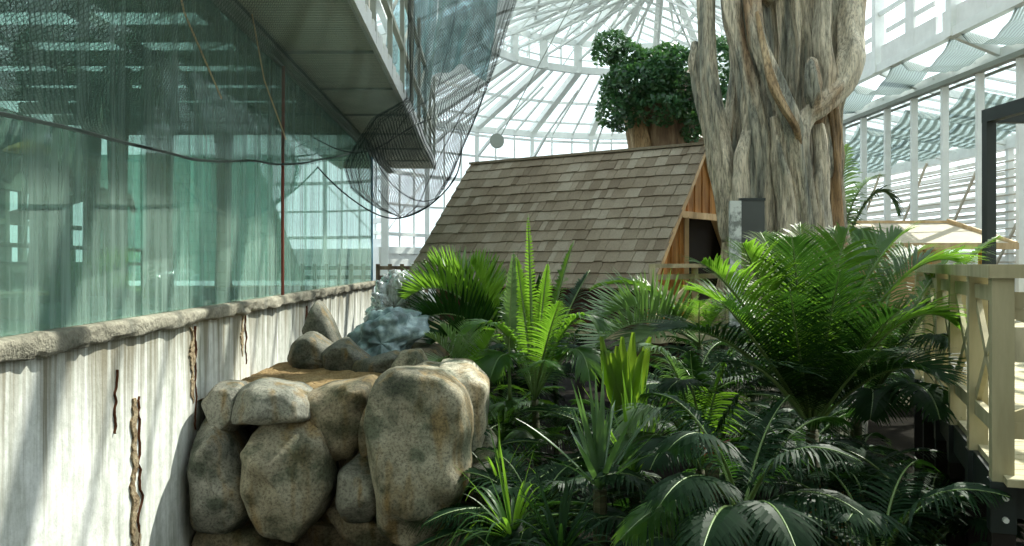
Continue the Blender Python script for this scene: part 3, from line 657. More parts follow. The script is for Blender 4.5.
for lx, ly, tx, ty in ((4.2, 15.1, 3.4, 14.9), (4.9, 15.9, 5.6, 16.6)):  # unseen limbs added above the trunk to cast shadow stripes on the left wall
    b = MB(); b.tube([(lx,ly,9.6), ((lx+tx)/2,(ly+ty)/2,11.5), (tx,ty,13.6)], [.5,.34,.22], 20, rf=lambda a, t: 1+.1*math.sin(5*a)); b.build('shadow_limb', M['bark'], tree, True)
# ------------------------------------------------------------ ficus-topped stump behind the roof
FY = 25.0; ft = thing('leafy_tree_stump', 'broad brown stump smothered in glossy green leaves behind the roof ridge', 'tree', P(665, 264, FY)*1)
def trunkcol(pts, Y, rad, nm='trunk', m='bark_brown'):
    b = MB(); b.tube([P(x, y, Y) for x, y in pts], [r/F*Y for r in rad], 24, rf=lambda a, t: 1+.12*math.sin(7*a+t*2)); b.build(nm, M[m], ft, True)
trunkcol([(672,360),(670,200),(672,150),(670,110),(662,80)], FY, [38,34,33,36,30], 'trunk', 'bark_dark')
trunkcol([(642,330),(641,170),(640,145),(634,115),(626,98)], FY-.6, [14,12,11,10,8], 'branch'); trunkcol([(645,118),(628,105),(612,96)], FY-1.3, [3,5,4], 'branch', 'bark_pale')
lf = MB(); rr = random.Random(5)
blobs = [(612,47,20,17,.5), (628,58,18,14,.6), (604,56,14,10,.5), (650,78,32,28,1.0), (625,90,27,26,.9), (612,112,17,20,.8), (675,78,34,28,1.0), (690,95,24,28,.8), (655,110,36,18,1.0), (645,65,18,14,.6), (718,70,14,34,.8), (716,110,14,30,.8), (690,128,12,16,.4), (640,85,40,22,1.1), (668,58,22,14,.6), (622,120,12,14,.6)]
for (x, y, rx, ry, dz) in blobs:
    for k in range(int(rx*ry*1.25)):
        a = rr.uniform(0, 2*math.pi); zc = rr.uniform(-1, 1); q = math.sqrt(1-zc*zc); sh = rr.uniform(.72, 1)
        c = P(x+rx*q*math.cos(a)*sh, y+ry*zc*sh, FY-.9); c.y += -dz*abs(math.sin(a))*q*1.3*(1 if rr.random() < .85 else -1)
        d1 = Vector((rr.gauss(0,1), rr.gauss(0,1), rr.gauss(-.3,.7))).normalized(); d2 = d1.cross(Vector((rr.gauss(0,1), rr.gauss(0,1), rr.gauss(0,1)))).normalized()
        s = rr.uniform(.06, .11); lf.add([c-d1*s, c+d2*s*.5, c+d1*s, c-d2*s*.5], [(0,1,2,3)])
o = lf.build('foliage', M['ficus'], ft)

# ------------------------------------------------------------ boulders and ledge
def boulder(name, outline, Y, dep, m, label, group=None, seed=0, ex=.45, rough=.035, shift=0, cat='boulder'):
    outline = [(p[0], p[1]) for p in outline]; cx = sum(p[0] for p in outline)/len(outline); cy = sum(p[1] for p in outline)/len(outline)
    pol = sorted([(math.atan2(-(p[1]-cy), p[0]-cx), math.hypot(p[0]-cx, p[1]-cy)) for p in outline])
    def rad(a):
        a = (a+math.pi) % (2*math.pi)-math.pi; q = pol+[(pol[0][0]+2*math.pi, pol[0][1])]; 
        if a < pol[0][0]: a += 2*math.pi
        for i in range(len(q)-1):
            if q[i][0] <= a <= q[i+1][0]:
                a0, r0 = q[i]; a1, r1 = q[i+1]     # straight edge in polar form
                den = r0*math.sin(a1-a0)
                p0 = (r0*math.cos(a0), r0*math.sin(a0)); p1 = (r1*math.cos(a1), r1*math.sin(a1))
                dx, dy = p1[0]-p0[0], p1[1]-p0[1]; ca, sa = math.cos(a), math.sin(a)
                dd = ca*dy-sa*dx
                if abs(dd) < 1e-6: return r0
                return max(1, (p0[0]*dy-p0[1]*dx)/dd)
        return pol[0][1]
    c = P(cx, cy, Y); b = MB(); nu, nv = 72, 36
    rf_ = random.Random(seed*7+1); mr = sum(q[1] for q in pol)/len(pol)/F*Y; cuts = []
    for _ in range(9):
        cn = Vector((rf_.uniform(-1,1), rf_.uniform(-1.2,.3)*mr/dep, rf_.uniform(-1,1))).normalized()
        cuts.append((cn, rf_.uniform(.74,.92)))
    rs = [rad(2*math.pi*i/nu-math.pi) for i in range(nu)]
    rs = [(rs[i-1]+2*rs[i]+rs[(i+1) % nu])/4 for i in range(nu)]
    def fn(s, t):
        i = int(round(s*nu)) % nu; a = 2*math.pi*i/nu-math.pi; ph = t*math.pi
        r = rs[i]*1.1/F*Y*abs(math.sin(ph))**ex; y = -math.copysign(abs(math.cos(ph))**.8, math.cos(ph))*dep
        p = Vector((r*math.cos(a), y, r*math.sin(a))); p.y += .12*dep*noise.noise(Vector((p.x*4+seed, p.z*4, 2)))*2; q = p*2.3+Vector((seed*3.3, seed, 1.7))
        for cn, cd in cuts:
            lim = cd*(abs(cn.x)*mr+abs(cn.z)*mr+abs(cn.y)*dep)*.86; e = p.dot(cn)-lim
            if e > 0: p -= cn*e*.85
        fct = noise.noise(q); fc2 = noise.noise(q*3)
        p *= 1+rough*1.5*fct+rough*.8*fc2; return c+p+Vector((0, shift, 0))
    b.grid(fn, nu, nv); o = b.build(name, M[m], smooth=True, origin=c); tag(o, label, cat, group); return o
YB = 8.15
boulder('boulder', [(203,440),(214,412),(238,430),(255,470),(256,512),(240,522),(206,526),(200,490)], YB, .45, 'rock2', 'tall rounded boulder at the left end of the ledge, against the white wall', seed=1)
boulder('boulder', [(209,398),(222,384),(248,384),(246,412),(240,432),(226,424)], YB+.1, .4, 'rock2', 'small dark wedge-shaped boulder at top left corner of the ledge', seed=2)
boulder('boulder', [(245,388),(262,381),(296,386),(313,398),(314,415),(280,419),(242,418)], YB-.03, .42, 'rock2', 'grey flat-topped boulder capping the wide tan boulder at left', seed=3)
boulder('boulder', [(241,418),(316,414),(330,450),(334,480),(322,510),(300,530),(270,524),(256,500),(252,455)], YB-.08, .5, 'rock', 'wide tan boulder below the grey flat-topped boulder', seed=4)
boulder('boulder', [(303,398),(330,386),(372,378),(379,390),(372,425),(355,452),(335,455),(322,425)], YB+.12, .42, 'rock3', 'brown boulder in the middle of the ledge front, above the small one', seed=5)
boulder('boulder', [(342,470),(362,455),(382,470),(385,492),(372,515),(350,517),(340,500)], YB-.12, .35, 'rock2', 'small rounded boulder low between the two big tan ones', seed=6)
boulder('boulder', [(372,420),(380,385),(398,374),(440,376),(462,392),(469,415),(468,470),(455,505),(428,540),(405,540),(388,520),(378,470)], YB-.25, .6, 'rock', 'largest boulder, tall tan and ochre, at the right of the ledge front', seed=7)
boulder('boulder', [(418,370),(440,365),(470,366),(487,382),(485,425),(474,470),(462,478),(452,440),(440,390)], YB+.25, .6, 'rock_lit', 'sunlit cream boulder at the top right corner of the ledge', seed=8)
boulder('boulder', [(468,432),(486,426),(496,438),(494,456),(478,462),(468,452)], YB+.35, .25, 'rock_lit', 'small sunlit stone on the right side of the ledge, upper one', seed=9)
boulder('boulder', [(464,462),(490,456),(497,475),(492,500),(470,504)], YB+.3, .28, 'rock_lit', 'small sunlit stone on the right side of the ledge, lower one', seed=10)
boulder('boulder', [(436,530),(455,508),(482,512),(492,535),(488,575),(440,580)], YB-.1, .4, 'rock3', 'brown boulder at the bottom right foot of the ledge', seed=11)
boulder('boulder', [(200,530),(225,518),(265,520),(285,540),(290,590),(205,590)], YB+.1, .45, 'rock3', 'dark boulder at the bottom left foot of the ledge', seed=12)
boulder('boulder', [(330,505),(360,500),(400,520),(430,545),(380,548),(345,530)], YB+.15, .35, 'rock3', 'brown stone wedged under the small rounded boulder', seed=13)
boulder('boulder', [(240,440),(330,400),(400,400),(455,420),(460,500),(400,515),(300,515),(245,500)], YB+.55, .5, 'rock3', 'dark rock core showing in the gaps behind the ledge boulders', seed=14)
boulder('boulder', [(372,398),(372,450),(362,455),(360,430),(364,400)], YB-.12, .15, 'rock3', 'thin upright stone sliver between middle and largest boulder', seed=15)
# sand top
def sandfn(s, t):
    x = -2.95-.06*t+s*2.5; y = 8.2+t*2.3; 
    e = min(1, 6*min(s+.05, 1-s, 1.2))
    return Vector((x, y, 1.74+.05*noise.noise(Vector((x*3, y*3, 0)))+.02*noise.noise(Vector((x*9, y*9, 0)))-.2*(1-e)))
b = MB(); b.grid(sandfn, 60, 50); o = b.build('sand', M['sand'], smooth=True); tag(o, 'flat patch of yellow-brown sand on top of the boulder ledge', 'sand', kind='stuff')
b = MB(); b.box((-1.7, 9.55, .82), (2.3, 2.0, 1.66)); tag(b.build('ledge_core', M['rock3']), 'rough rock mass under the sand patch behind the boulders', 'rock')
# rocks behind the sand
YR = 10.2
boulder('boulder', [(296,345),(310,330),(330,345),(350,362),(345,372),(300,368),(292,358)], YR, .4, 'rock4', 'dark low rock at the left back of the sand, by the wall', seed=21)
boulder('boulder', [(305,330),(318,300),(332,322),(340,345),(322,352)], YR+.7, .3, 'rock4', 'grey pointed rock leaning on the white wall behind the sand', seed=22)
boulder('boulder', [(325,352),(345,338),(372,362),(368,376),(330,374)], YR-.2, .35, 'rock4', 'long grey slanted rock behind the sand, left of the tarp', seed=23)
boulder('boulder', [(345,366),(395,352),(425,362),(440,372),(420,380),(350,378)], YR-.5, .3, 'rock4', 'low brown rock along the back edge of the sand', seed=24)
boulder('boulder', [(392,368),(402,352),(420,350),(428,364),(420,376),(395,376)], YR-.7, .25, 'rock', 'small tan rounded rock below the tarp', seed=25)
boulder('boulder', [(405,372),(425,362),(452,366),(450,380),(410,382)], YR-1.0, .3, 'rock', 'low pale rock at the right back edge of the sand', seed=26)
def crumple(nm, outline, Y, dep, m, lab, seed, cat):
    o = boulder(nm, outline, Y, dep, m, lab, seed=seed, cat=cat, rough=.02)
    me = o.data
    for v in me.vertices:
        q = v.co*(4 if cat == 'tarp' else 7)+Vector((seed, 0, 0)); d = abs(noise.noise(q))+.5*abs(noise.noise(q*2.3)); v.co *= .82+.42*d
    return o
crumple('tarp', [(345,345),(365,322),(395,308),(425,318),(428,332),(408,345),(395,362),(365,372),(350,362)], YR+.7, .5, 'tarp', 'crumpled blue-grey tarp draped over rocks behind the sand', 36, 'tarp')
boulder('boulder', [(385,300),(392,280),(408,278),(420,296),(425,320),(400,325)], YR+2.2, .4, 'rock3', 'dark rock wrapped inside clear plastic beside the glass corner', seed=32)
crumple('plastic_wrap', [(372,318),(380,290),(390,276),(405,273),(416,285),(428,308),(426,330),(400,338),(375,330)], YR+2.1, .55, 'plastic', 'shiny clear plastic wrapped over the tallest rock by the glass corner', 33, 'plastic sheet')
b = MB()
for k in range(5): b.box((-2.2+k*.35+random.uniform(-.1,.1), 12+random.uniform(-.3,.8), .85), (.8, .8, 1.7))
boulder('boulder', [(330,360),(440,350),(460,420),(450,500),(330,500)], 11.6, 1.1, 'rock3', 'large dark rock mass beneath the tarp and plastic', seed=34)

# ------------------------------------------------------------ timber deck and railing on the right
posts = [Vector((2.72,5.0,0)), Vector((3.02,5.84,0)), Vector((3.34,6.75,0)), Vector((3.64,7.6,0)), Vector((3.95,8.5,0)), Vector((4.27,9.4,0))]
dk = thing('timber_deck', 'pale timber plank deck behind the railing at far right', 'deck', (5, 8, 1.6))
b = MB(); dd = (posts[5]-posts[0]).normalized(); nn = Vector((dd.y, -dd.x, 0))
for k in range(44):
    p = posts[0]+dd*(-.1+k*.15)+Vector((0,0,1.72)); b.bar(p, p+nn*7, .14, .04)
b.build('planks', M['wood_deck'], dk)
b = MB(); b.bar(posts[0]+Vector((0,0,1.6)), posts[5]+dd*2+Vector((0,0,1.6)), .06, .2); b.bar(posts[0]+Vector((0,0,1.6)), posts[0]+nn*4+Vector((0,0,1.6)), .06, .2); b.build('joist', M['black'], dk)
rl = thing('deck_railing', 'sunlit timber deck railing with crossed braces at far right', 'railing', posts[0])
for i, p in enumerate(posts+[posts[0]+nn*1.5]):
    b = MB(); b.bar(p+Vector((0,0,1.6)), p+Vector((0,0,2.84)), .11, .11, dd); po = b.build('post', M['wood_deck'], rl)
    b = MB(); b.bar(p+Vector((0,0,1.42)), p+Vector((0,0,1.7)), .13, .13, dd); bk = b.build('bracket', M['black'], po)
    for h in (1.5, 1.62):
        b = MB(); b.tube([p+Vector((-.02,-.07,h)), p+Vector((-.025,-.095,h))], .016, 8); b.build('bolt', M['steel'], po)
    b = MB(); b.bar(p, p+Vector((0,0,1.42)), .12, .12, dd); b.build('pile', M['dark'], rl)
def rail(p, q, z, wd, ht, nm='rail'):
    b = MB(); b.bar(p+Vector((0,0,z)), q+Vector((0,0,z)), wd, ht); b.build(nm, M['wood_deck'], rl)
Pn = posts[0]+nn*1.5
rail(posts[0]-dd*.07, posts[5], 2.86, .15, .075, 'top_rail'); rail(posts[0]-nn*.07, Pn, 2.86, .15, .075, 'top_rail')
rail(posts[0], posts[5], 2.73, .04, .09); rail(posts[0], Pn, 2.70, .04, .09); rail(posts[0], posts[5], 1.98, .04, .09); rail(posts[0], Pn, 1.98, .04, .09)
for i in range(5):
    rail(posts[i]+Vector((0,0,2.02)), posts[i+1]+Vector((0,0,2.68)), 0, .03, .07, 'cross_brace'); rail(posts[i]+Vector((0,0,2.68)), posts[i+1]+Vector((0,0,2.02)), 0, .03, .07, 'cross_brace')
rail(posts[0]+Vector((0,0,2.66)), Pn+Vector((0,0,2.02)), 0, .03, .07, 'cross_brace'); rail(posts[0]+Vector((0,0,2.02)), Pn+Vector((0,0,2.66)), 0, .03, .07, 'cross_brace')
# black steel portal
pt = thing('steel_portal', 'black square steel portal frame standing on the deck at upper right', 'frame', (4.77, 9, 1.74))
for (x, y) in ((4.77, 9), (6.9, 9), (4.97, 3.0)):
    b = MB(); b.bar((x, y, 1.74), (x, y, EZ+1.52), .095, .095); b.build('post', M['black'], pt)
b = MB(); b.bar((4.765, 9.05, EZ+1.48), (4.97, 3.0, EZ+1.48), .09, .13); b.build('beam', M['black'], pt)
b = MB(); b.bar((4.77, 9, EZ+1.47), (6.9, 9, EZ+1.47), .09, .12); b.build('beam', M['black'], pt)
# low hut roof in the right background
h2 = thing('low_hut', 'low pale-roofed wooden hut beyond the palms on the right', 'hut', (9, 20.5, 1.6))
b = MB(); y0, y1 = 19.2, 21.4
vs_ = [Vector((7.0,y0,EZ+.42)), Vector((10.7,y0,EZ+.42)), Vector((10.3,y1,EZ+.98)), Vector((7.0,y1,EZ+.98))]; b.add(vs_+[p-Vector((0,0,.1)) for p in vs_], [(0,1,2,3), (7,6,5,4), (0,4,5,1), (1,5,6,2), (2,6,7,3), (3,7,4,0)])
b.build('roof_slope', plain('bleached_roof', (.5,.44,.33), .8), h2)
b = MB(); b.bar((6.9,y0,EZ+.38), (10.8,y0,EZ+.38), .06, .14); b.bar((10.75,y0,EZ+.4), (10.35,y1,EZ+1.0), .06, .16); b.bar((6.9,y1,EZ+1.0), (10.4,y1,EZ+1.0), .14, .06); b.build('fascia', M['wood_pale'], h2)
b = MB(); b.box((8.6, 21.3, EZ-.45), (3.2, .1, 1.8))
b.build('wall', M['wood_pale'], h2)
for x in (7.6, 9.0, 10.2): b = MB(); b.bar((x, 19.5, 1.6), (x, 19.5, EZ+.4), .14, .14); b.build('post', M['wood_warm'], h2)
b = MB(); b.box((9, 20.5, .8), (6, 4, 1.6)); struct(b.build('floor_right_terrace', M['wood_deck']))

# ------------------------------------------------------------ palms
def bez(a, c, d, t): return a*(1-t)**2+c*2*t*(1-t)+d*t*t
def frond(parent, a, c, d, n=46, ll=.42, wd=.022, m='palm', droop=.5, roll=0, start=.18, seed=0, lift=.25, nm='frond'):
    rr = random.Random(seed); b = MB(); rb = MB()
    pts = [bez(a, c, d, i/14) for i in range(15)]
    L = sum((pts[i+1]-pts[i]).length for i in range(14))
    rb.tube(pts, [.014*(1-.85*i/14)*max(.6, L) for i in range(15)], 5)
    for i in range(n):
        t = start+(1-start)*(i+.5)/n; p = bez(a, c, d, t); tg = (bez(a, c, d, min(1, t+.01))-bez(a, c, d, t-.01)).normalized()
        up = Vector((0, 0, 1)); side = tg.cross(up)
        if side.length < .25: side = tg.cross(Vector((0, 1, .2)))
        side.normalize(); nr = side.cross(tg).normalized()
        Rm = Matrix.Rotation(roll, 3, tg); side = Rm @ side; nr = Rm @ nr
        s = (t-start)/(1-start); ln = ll*(math.sin(math.pi*min(1, .16+s*.86))**.6)*(1-.25*s)
        fw = .55+1.1*s*s
        for sg in (-1, 1):
            d0 = (side*sg+tg*(fw+rr.uniform(-.1,.1))+nr*(lift+rr.uniform(-.08,.08))).normalized(); l2 = ln*rr.uniform(.88, 1.05)
            vs_ = []; wx = wd*rr.uniform(.8, 1.1); dr = droop*rr.uniform(.7, 1.3)
            wv = d0.cross(nr).normalized(); tl = (wv*math.cos(.5*sg)+nr*math.sin(.5*sg))
            for k, ww in ((0, .5), (.25, 1), (.55, .85), (.8, .5), (1, .06)):
                q = p+d0*l2*k+Vector((0, 0, -1))*dr*l2*k*k; vs_ += [q-tl*wx*ww/2, q+tl*wx*ww/2]
            b.add(vs_, [(0,1,3,2), (2,3,5,4), (4,5,7,6), (6,7,9,8)])
    o = b.build(nm, M[m], parent); rb.build('rachis', M['rachis'], o, True); return o
def palm(name, label, cat, base, crown, stem_r=.05, group=None):
    t = thing(name, label, cat, base, group); b = MB(); base = Vector(base); crown = Vector(crown)
    b.tube([base, base.lerp(crown, .5)+Vector((.03,0,0)), crown], [stem_r*.9, stem_r*.7, stem_r*.6], 10); b.build('stem', M['stem'], t, True); return t
def fr_px(t, crown, Y, tip, Yt, ctrl=None, Yc=None, **kw):
    d = P(tip[0], tip[1], Yt); a = Vector(crown)
    if ctrl: c = P(ctrl[0], ctrl[1], Yc or (Y+Yt)/2)
    else: c = (a+d)/2+Vector((0, 0, .35*(d-a).length))
    return frond(t, a, c, d, **kw)
def autopalm(t, crown, nf, length, seed, el=(10, 75), az=(0, 360), **kw):
    rr = random.Random(seed)
    for k in range(nf):
        a = R(az[0]+(az[1]-az[0])*(k+rr.random()*.8)/nf); e = R(rr.uniform(*el)); Ln = length*rr.uniform(.75, 1.1)
        d = Vector((math.cos(a)*math.cos(e), math.sin(a)*math.cos(e), math.sin(e)))
        c = crown+d*Ln*.55; tip = crown+Vector((d.x, d.y, 0)).normalized()*Ln*(.45+.5*math.cos(e))+Vector((0,0,Ln*(math.sin(e)*.75-.25)))
        frond(t, crown, c, tip, seed=seed*31+k, roll=rr.uniform(-.3,.3), **kw)

# big palm right of centre
cr = P(812, 430, 6.9); pA = palm('palm', 'largest palm, bushy bright-topped crown right of centre before the giant trunk', 'palm', (cr.x, 6.9, 0), cr, .08)
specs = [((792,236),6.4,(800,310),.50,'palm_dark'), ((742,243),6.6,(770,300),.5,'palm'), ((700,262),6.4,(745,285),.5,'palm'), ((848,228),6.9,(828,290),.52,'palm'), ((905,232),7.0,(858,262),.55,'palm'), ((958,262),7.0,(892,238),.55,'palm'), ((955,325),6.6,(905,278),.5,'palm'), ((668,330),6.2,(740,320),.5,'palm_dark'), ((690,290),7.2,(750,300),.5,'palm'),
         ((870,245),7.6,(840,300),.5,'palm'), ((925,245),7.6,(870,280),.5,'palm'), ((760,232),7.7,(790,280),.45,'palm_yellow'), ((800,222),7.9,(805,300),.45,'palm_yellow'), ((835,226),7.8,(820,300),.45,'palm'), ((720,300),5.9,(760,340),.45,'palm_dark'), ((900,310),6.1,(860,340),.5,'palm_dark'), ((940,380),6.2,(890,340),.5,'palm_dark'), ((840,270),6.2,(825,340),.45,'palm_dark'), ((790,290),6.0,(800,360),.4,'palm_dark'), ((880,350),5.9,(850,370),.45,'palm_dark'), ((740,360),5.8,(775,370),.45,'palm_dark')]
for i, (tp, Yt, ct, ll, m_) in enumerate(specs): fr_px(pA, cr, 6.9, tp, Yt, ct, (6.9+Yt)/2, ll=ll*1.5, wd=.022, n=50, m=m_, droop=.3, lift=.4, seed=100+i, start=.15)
# lower arching palm in front
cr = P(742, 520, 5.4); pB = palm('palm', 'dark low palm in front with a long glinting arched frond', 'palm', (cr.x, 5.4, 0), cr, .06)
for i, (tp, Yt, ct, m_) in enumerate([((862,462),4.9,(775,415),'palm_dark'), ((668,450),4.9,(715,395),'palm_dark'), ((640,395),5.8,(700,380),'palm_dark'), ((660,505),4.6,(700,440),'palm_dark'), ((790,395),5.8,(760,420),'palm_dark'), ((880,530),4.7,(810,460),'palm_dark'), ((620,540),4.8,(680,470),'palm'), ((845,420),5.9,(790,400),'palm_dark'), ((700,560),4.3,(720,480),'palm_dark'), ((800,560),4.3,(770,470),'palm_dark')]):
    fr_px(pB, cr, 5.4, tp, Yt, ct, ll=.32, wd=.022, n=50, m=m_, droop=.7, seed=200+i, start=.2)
cr = P(700, 470, 7.2); pB2 = palm('palm', 'mid-height palm with pale arching fronds below the hut railing', 'palm', (cr.x, 7.2, 0), cr, .06)
for i, (tp, Yt, ct, m_) in enumerate([((645,345),7.0,(680,340),'palm_pale'), ((668,390),6.6,(700,350),'palm_dark'), ((735,345),7.1,(715,370),'palm'), ((625,430),6.8,(660,370),'palm_pale'), ((690,350),7.4,(695,400),'palm_dark'), ((770,380),7.0,(740,370),'palm_dark'), ((610,470),6.6,(650,400),'palm'), ((650,470),6.0,(675,410),'palm_dark')]):
    fr_px(pB2, cr, 7.2, tp, Yt, ct, ll=.38, wd=.024, n=44, m=m_, droop=.55, seed=300+i)
# frond fan at hut eave
cr = P(700, 345, 10.8); pD = palm('palm', 'palm whose grey-green frond fans out just below the hut eave', 'palm', (cr.x, 10.8, 0), cr, .06)
for i, (tp, Yt, ct, m_) in enumerate([((592,352),10.0,(640,296),'palm_pale'), ((604,318),10.4,(650,286),'palm_pale'), ((590,290),11,(650,262),'palm'), ((620,360),10,(660,310),'palm_pale'), ((740,300),10.5,(720,300),'palm'), ((700,300),10.0,(698,315),'palm')]):
    fr_px(pD, cr, 10.8, tp, Yt, ct, ll=.8 if i < 2 else .6, wd=.035, n=36, m=m_, droop=0 if i < 2 else .25, lift=.8 if i < 2 else .3, seed=400+i)
# centre palm with upright new leaves
cr = P(535, 400, 9.2); pC = palm('palm', 'slender bright palm with tall upright new spears, centre, before the roof', 'palm', (cr.x, 9.2, 0), cr, .06)
for i, (tp, Yt, ct, ll, m_) in enumerate([((528,214),9.1,(531,300),.10,'palm'), ((516,255),9.2,(526,320),.2,'palm'), ((548,262),9.0,(540,320),.16,'palm'), ((574,240),9.4,(552,310),.28,'palm'), ((470,330),8.8,(505,300),.45,'palm'), ((600,330),8.9,(575,280),.45,'palm'), ((590,380),8.6,(580,310),.4,'palm'), ((490,380),8.6,(505,320),.4,'palm'), ((560,300),8.5,(545,340),.4,'palm'), ((505,290),9.6,(520,340),.35,'palm'), ((590,270),9.8,(560,320),.35,'palm_dark'), ((545,360),8.2,(540,370),.35,'palm')]):
    fr_px(pC, cr, 9.2, tp, Yt, ct, ll=ll, wd=.03, n=40, m=m_, droop=.4, seed=500+i, start=.3)
a = P(510, 400, 9.0); frond(pC, a, P(508, 330, 9.0), P(514, 250, 9.0), n=26, ll=.12, wd=.05, m='palm_pale', droop=.1, seed=77, start=.35)
# dark fan at left against roof
cr = P(500, 345, 12.0); pE = palm('palm', 'dark palm with upright comb-like leaflets at the roof left corner', 'palm', (cr.x, 12, 0), cr, .07)
for i, (tp, Yt, ct, m_) in enumerate([((404,300),11.6,(450,262),'palm'), ((412,325),11.4,(455,295),'palm_dark'), ((430,262),12.2,(470,280),'palm'), ((470,262),12.0,(488,290),'palm'), ((430,345),11.2,(470,320),'palm_dark'), ((545,300),12,(525,300),'palm_dark'), ((420,285),12.4,(465,270),'palm_dark')]):
    fr_px(pE, cr, 12, tp, Yt, ct, ll=.75, wd=.04, n=34, m=m_, droop=.0, lift=.9, seed=600+i)
cr = P(470, 385, 10.2); pF = palm('palm', 'small palm with pale fan-like fronds just behind the sunlit cream boulder', 'palm', (cr.x, 10.2, 0), cr, .04)
for i, (tp, Yt, ct, m_) in enumerate([((425,335),10.0,(450,345),'palm_pale'), ((440,325),10.1,(458,345),'palm_pale'), ((470,322),10.1,(468,350),'palm_pale'), ((495,330),10.0,(485,350),'palm'), ((428,365),9.7,(450,355),'palm_pale'), ((500,370),9.7,(490,350),'palm')]):
    fr_px(pF, cr, 10.2, tp, Yt, ct, ll=.36, wd=.022, n=26, m=m_, droop=.1, lift=.5, seed=700+i)
# palm behind trunk
cr = P(838, 262, 18.6); pG = palm('palm', 'small palm with drooping frond behind the right side of giant trunk', 'palm', (cr.x, 18.6, 0), cr, .08)
for i, (tp, Yt, ct, m_) in enumerate([((898,215),18.2,(880,150),'palm_dark'), ((848,142),18.6,(838,200),'palm_pale'), ((880,175),18.8,(850,180),'palm_pale'), ((865,255),17.8,(865,200),'palm'), ((820,180),18.8,(832,210),'palm_pale')]):
    fr_px(pG, cr, 18.6, tp, Yt, ct, ll=.8, wd=.05, n=34, m=m_, droop=.45, seed=800+i)
# palm by the deck railing
cr = P(912, 470, 7.6); pH = palm('palm', 'shaded palm pressed against the deck railing at right', 'palm', (3.2, 8.4, 0), (3.15, 8.2, 1.5), .06); cr = Vector((3.15, 8.2, 1.5))
for i, (tp, Yt, ct, m_) in enumerate([((965,245),8.2,(925,270),'palm'), ((1000,235),8.4,(950,262),'palm'), ((930,300),7.4,(905,330),'palm_dark'), ((960,350),6.9,(930,300),'palm_dark'), ((890,330),7.4,(895,370),'palm_dark'), ((940,420),6.6,(925,350),'palm_dark'), ((900,240),8.8,(890,300),'palm'), ((870,420),7.2,(880,360),'palm_dark')]):
    fr_px(pH, cr, 8.2, tp, Yt, ct, ll=.45, wd=.03, n=40, m=m_, droop=.5, seed=900+i)
# undergrowth fillers
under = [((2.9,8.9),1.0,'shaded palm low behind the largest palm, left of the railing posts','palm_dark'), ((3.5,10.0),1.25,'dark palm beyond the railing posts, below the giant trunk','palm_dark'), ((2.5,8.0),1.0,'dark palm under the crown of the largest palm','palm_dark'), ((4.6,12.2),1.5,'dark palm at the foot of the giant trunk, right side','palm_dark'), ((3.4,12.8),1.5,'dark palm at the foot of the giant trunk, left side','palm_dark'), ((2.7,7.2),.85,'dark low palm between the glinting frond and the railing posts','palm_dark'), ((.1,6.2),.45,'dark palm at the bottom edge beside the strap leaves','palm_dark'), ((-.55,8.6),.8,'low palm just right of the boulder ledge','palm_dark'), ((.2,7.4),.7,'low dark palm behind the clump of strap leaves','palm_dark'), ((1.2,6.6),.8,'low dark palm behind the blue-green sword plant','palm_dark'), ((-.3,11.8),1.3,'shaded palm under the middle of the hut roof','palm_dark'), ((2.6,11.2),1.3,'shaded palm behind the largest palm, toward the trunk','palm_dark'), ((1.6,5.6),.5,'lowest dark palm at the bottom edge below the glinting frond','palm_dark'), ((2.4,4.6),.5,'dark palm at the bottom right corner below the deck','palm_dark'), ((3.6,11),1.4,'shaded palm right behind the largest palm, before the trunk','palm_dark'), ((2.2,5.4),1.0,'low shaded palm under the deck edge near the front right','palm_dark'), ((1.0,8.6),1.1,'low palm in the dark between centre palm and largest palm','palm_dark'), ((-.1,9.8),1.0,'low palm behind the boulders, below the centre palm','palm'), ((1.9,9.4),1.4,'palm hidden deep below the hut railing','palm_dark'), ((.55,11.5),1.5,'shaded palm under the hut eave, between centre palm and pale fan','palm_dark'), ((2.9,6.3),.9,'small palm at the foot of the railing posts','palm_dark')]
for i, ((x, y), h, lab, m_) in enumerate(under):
    c = Vector((x, y, h)); t = palm('palm', lab, 'palm', (x, y, 0), c, .05); autopalm(t, c, 20, 1.3, 40+i, el=(5,80), n=34, ll=.36, wd=.026, m=m_, droop=.5)
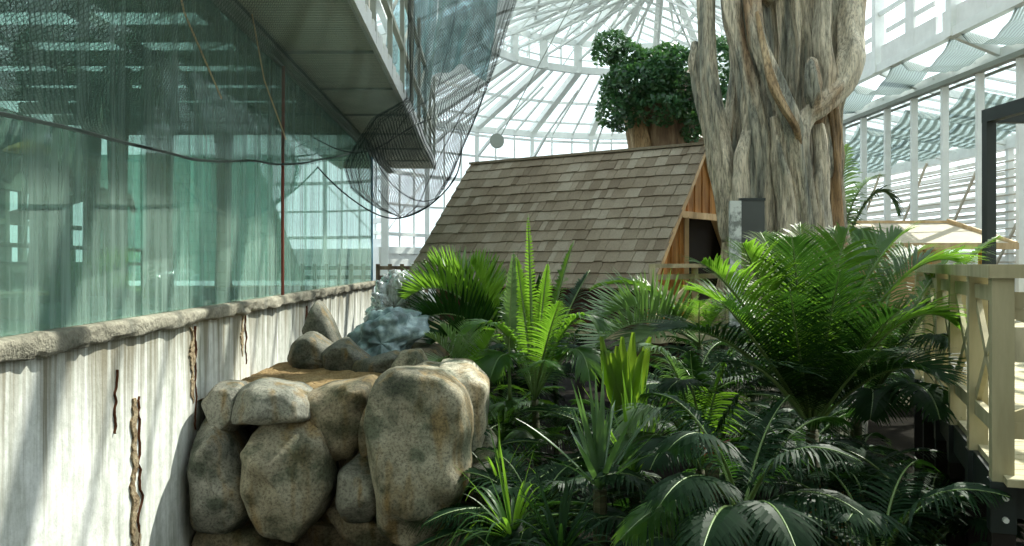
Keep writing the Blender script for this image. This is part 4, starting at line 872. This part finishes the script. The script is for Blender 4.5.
# sword-leaved plant
def swords(name, label, c, n, L, wd, m, seed, spread=(25,85), bend=.3, az=(0,360), cat='plant'):
    t = thing(name, label, cat, (c.x, c.y, 0)); rr = random.Random(seed)
    b = MB(); b.tube([Vector((c.x,c.y,0)), c], [.05, .05], 8); b.build('stem', M['stem'], t)
    for k in range(n):
        a = R(rr.uniform(*az)); e = R(rr.uniform(*spread)); Ln = L*rr.uniform(.65, 1.1); d = Vector((math.cos(a)*math.cos(e), math.sin(a)*math.cos(e), math.sin(e)))
        sd_ = d.cross(Vector((0,0,1))).normalized(); nr = sd_.cross(d); b = MB(); vs_ = []; q = bend*rr.uniform(.2, 1.6)
        for i in range(9):
            s = i/8; p = c+d*Ln*s+Vector((0,0,-1))*q*Ln*s**3*math.cos(e); ww = wd*(1-s**2.5)*(.6+.8*min(1, s*3)*.6)+.001
            vs_ += [p-sd_*ww/2+nr*ww*.2, p, p+sd_*ww/2+nr*ww*.2]
        fs = [f for i in range(8) for f in ((3*i,3*i+1,3*i+4,3*i+3), (3*i+1,3*i+2,3*i+5,3*i+4))]
        b.add(vs_, fs); b.build('leaf', M[m], t, True)
    return t
swords('sword_leaved_plant', 'blue-green spiky plant with stiff sword leaves, lower centre', P(600, 490, 6.4), 30, .95, .045, 'blue_leaf', 5, (30,85), .15)
swords('sword_leaved_plant', 'spiky plant with bright backlit upright sword leaves behind the blue-green one', P(635, 480, 7.2), 22, .95, .045, 'palm', 6, (55,88), .1)
swords('strap_leaved_plant', 'clump of arching strap leaves at the foot of the boulders', P(512, 540, 6.6), 44, .85, .03, 'palm', 7, (20,80), .9)
swords('strap_leaved_plant', 'dark clump of strap leaves at the bottom edge, centre', P(560, 560, 5.6), 40, .7, .03, 'palm_dark', 8, (20,80), .9)
swords('strap_leaved_plant', 'small clump of yellow-green strap leaves beside the sunlit stones', P(500, 490, 7.6), 26, .6, .025, 'palm', 9, (30,80), .7)
# broad yellow-green leaf cluster
t = thing('broad_leaved_palm', 'bright yellow-green broad pleated leaves lit from behind, centre', 'plant', P(625, 450, 8.3)*1)
rr = random.Random(2)
for k, (x0, x1) in enumerate([(597,606),(607,617),(618,627),(630,637),(640,647),(612,622),(604,600),(646,655)]):
    b = MB(); vs_ = []
    for i in range(8):
        s = i/7; p = P(625, 430, 8.3).lerp(P((x0+x1)/2, 335+rr.uniform(-6,18), 8.2), s); ww = .13*math.sin(math.pi*min(1,.1+s*.85))+.01
        vs_ += [p+Vector((-ww/2,.02,0)), p+Vector((0,-.02,0)), p+Vector((ww/2,.02,0))]
    b.add(vs_, [f for i in range(7) for f in ((3*i,3*i+1,3*i+4,3*i+3), (3*i+1,3*i+2,3*i+5,3*i+4))]); b.build('leaf', M['palm_yellow'], t, True)
swords('red_leaved_plant', 'small plant with dull red leaves half hidden below the pale arching fronds', P(712, 455, 6.3), 14, .22, .05, 'red', 17, (20,80), .5)
swords('dead_palm', 'withered tan leaves hanging among the shaded palms at lower right', P(850, 500, 5.9), 16, .5, .03, 'dead', 18, (-50,30), .6)
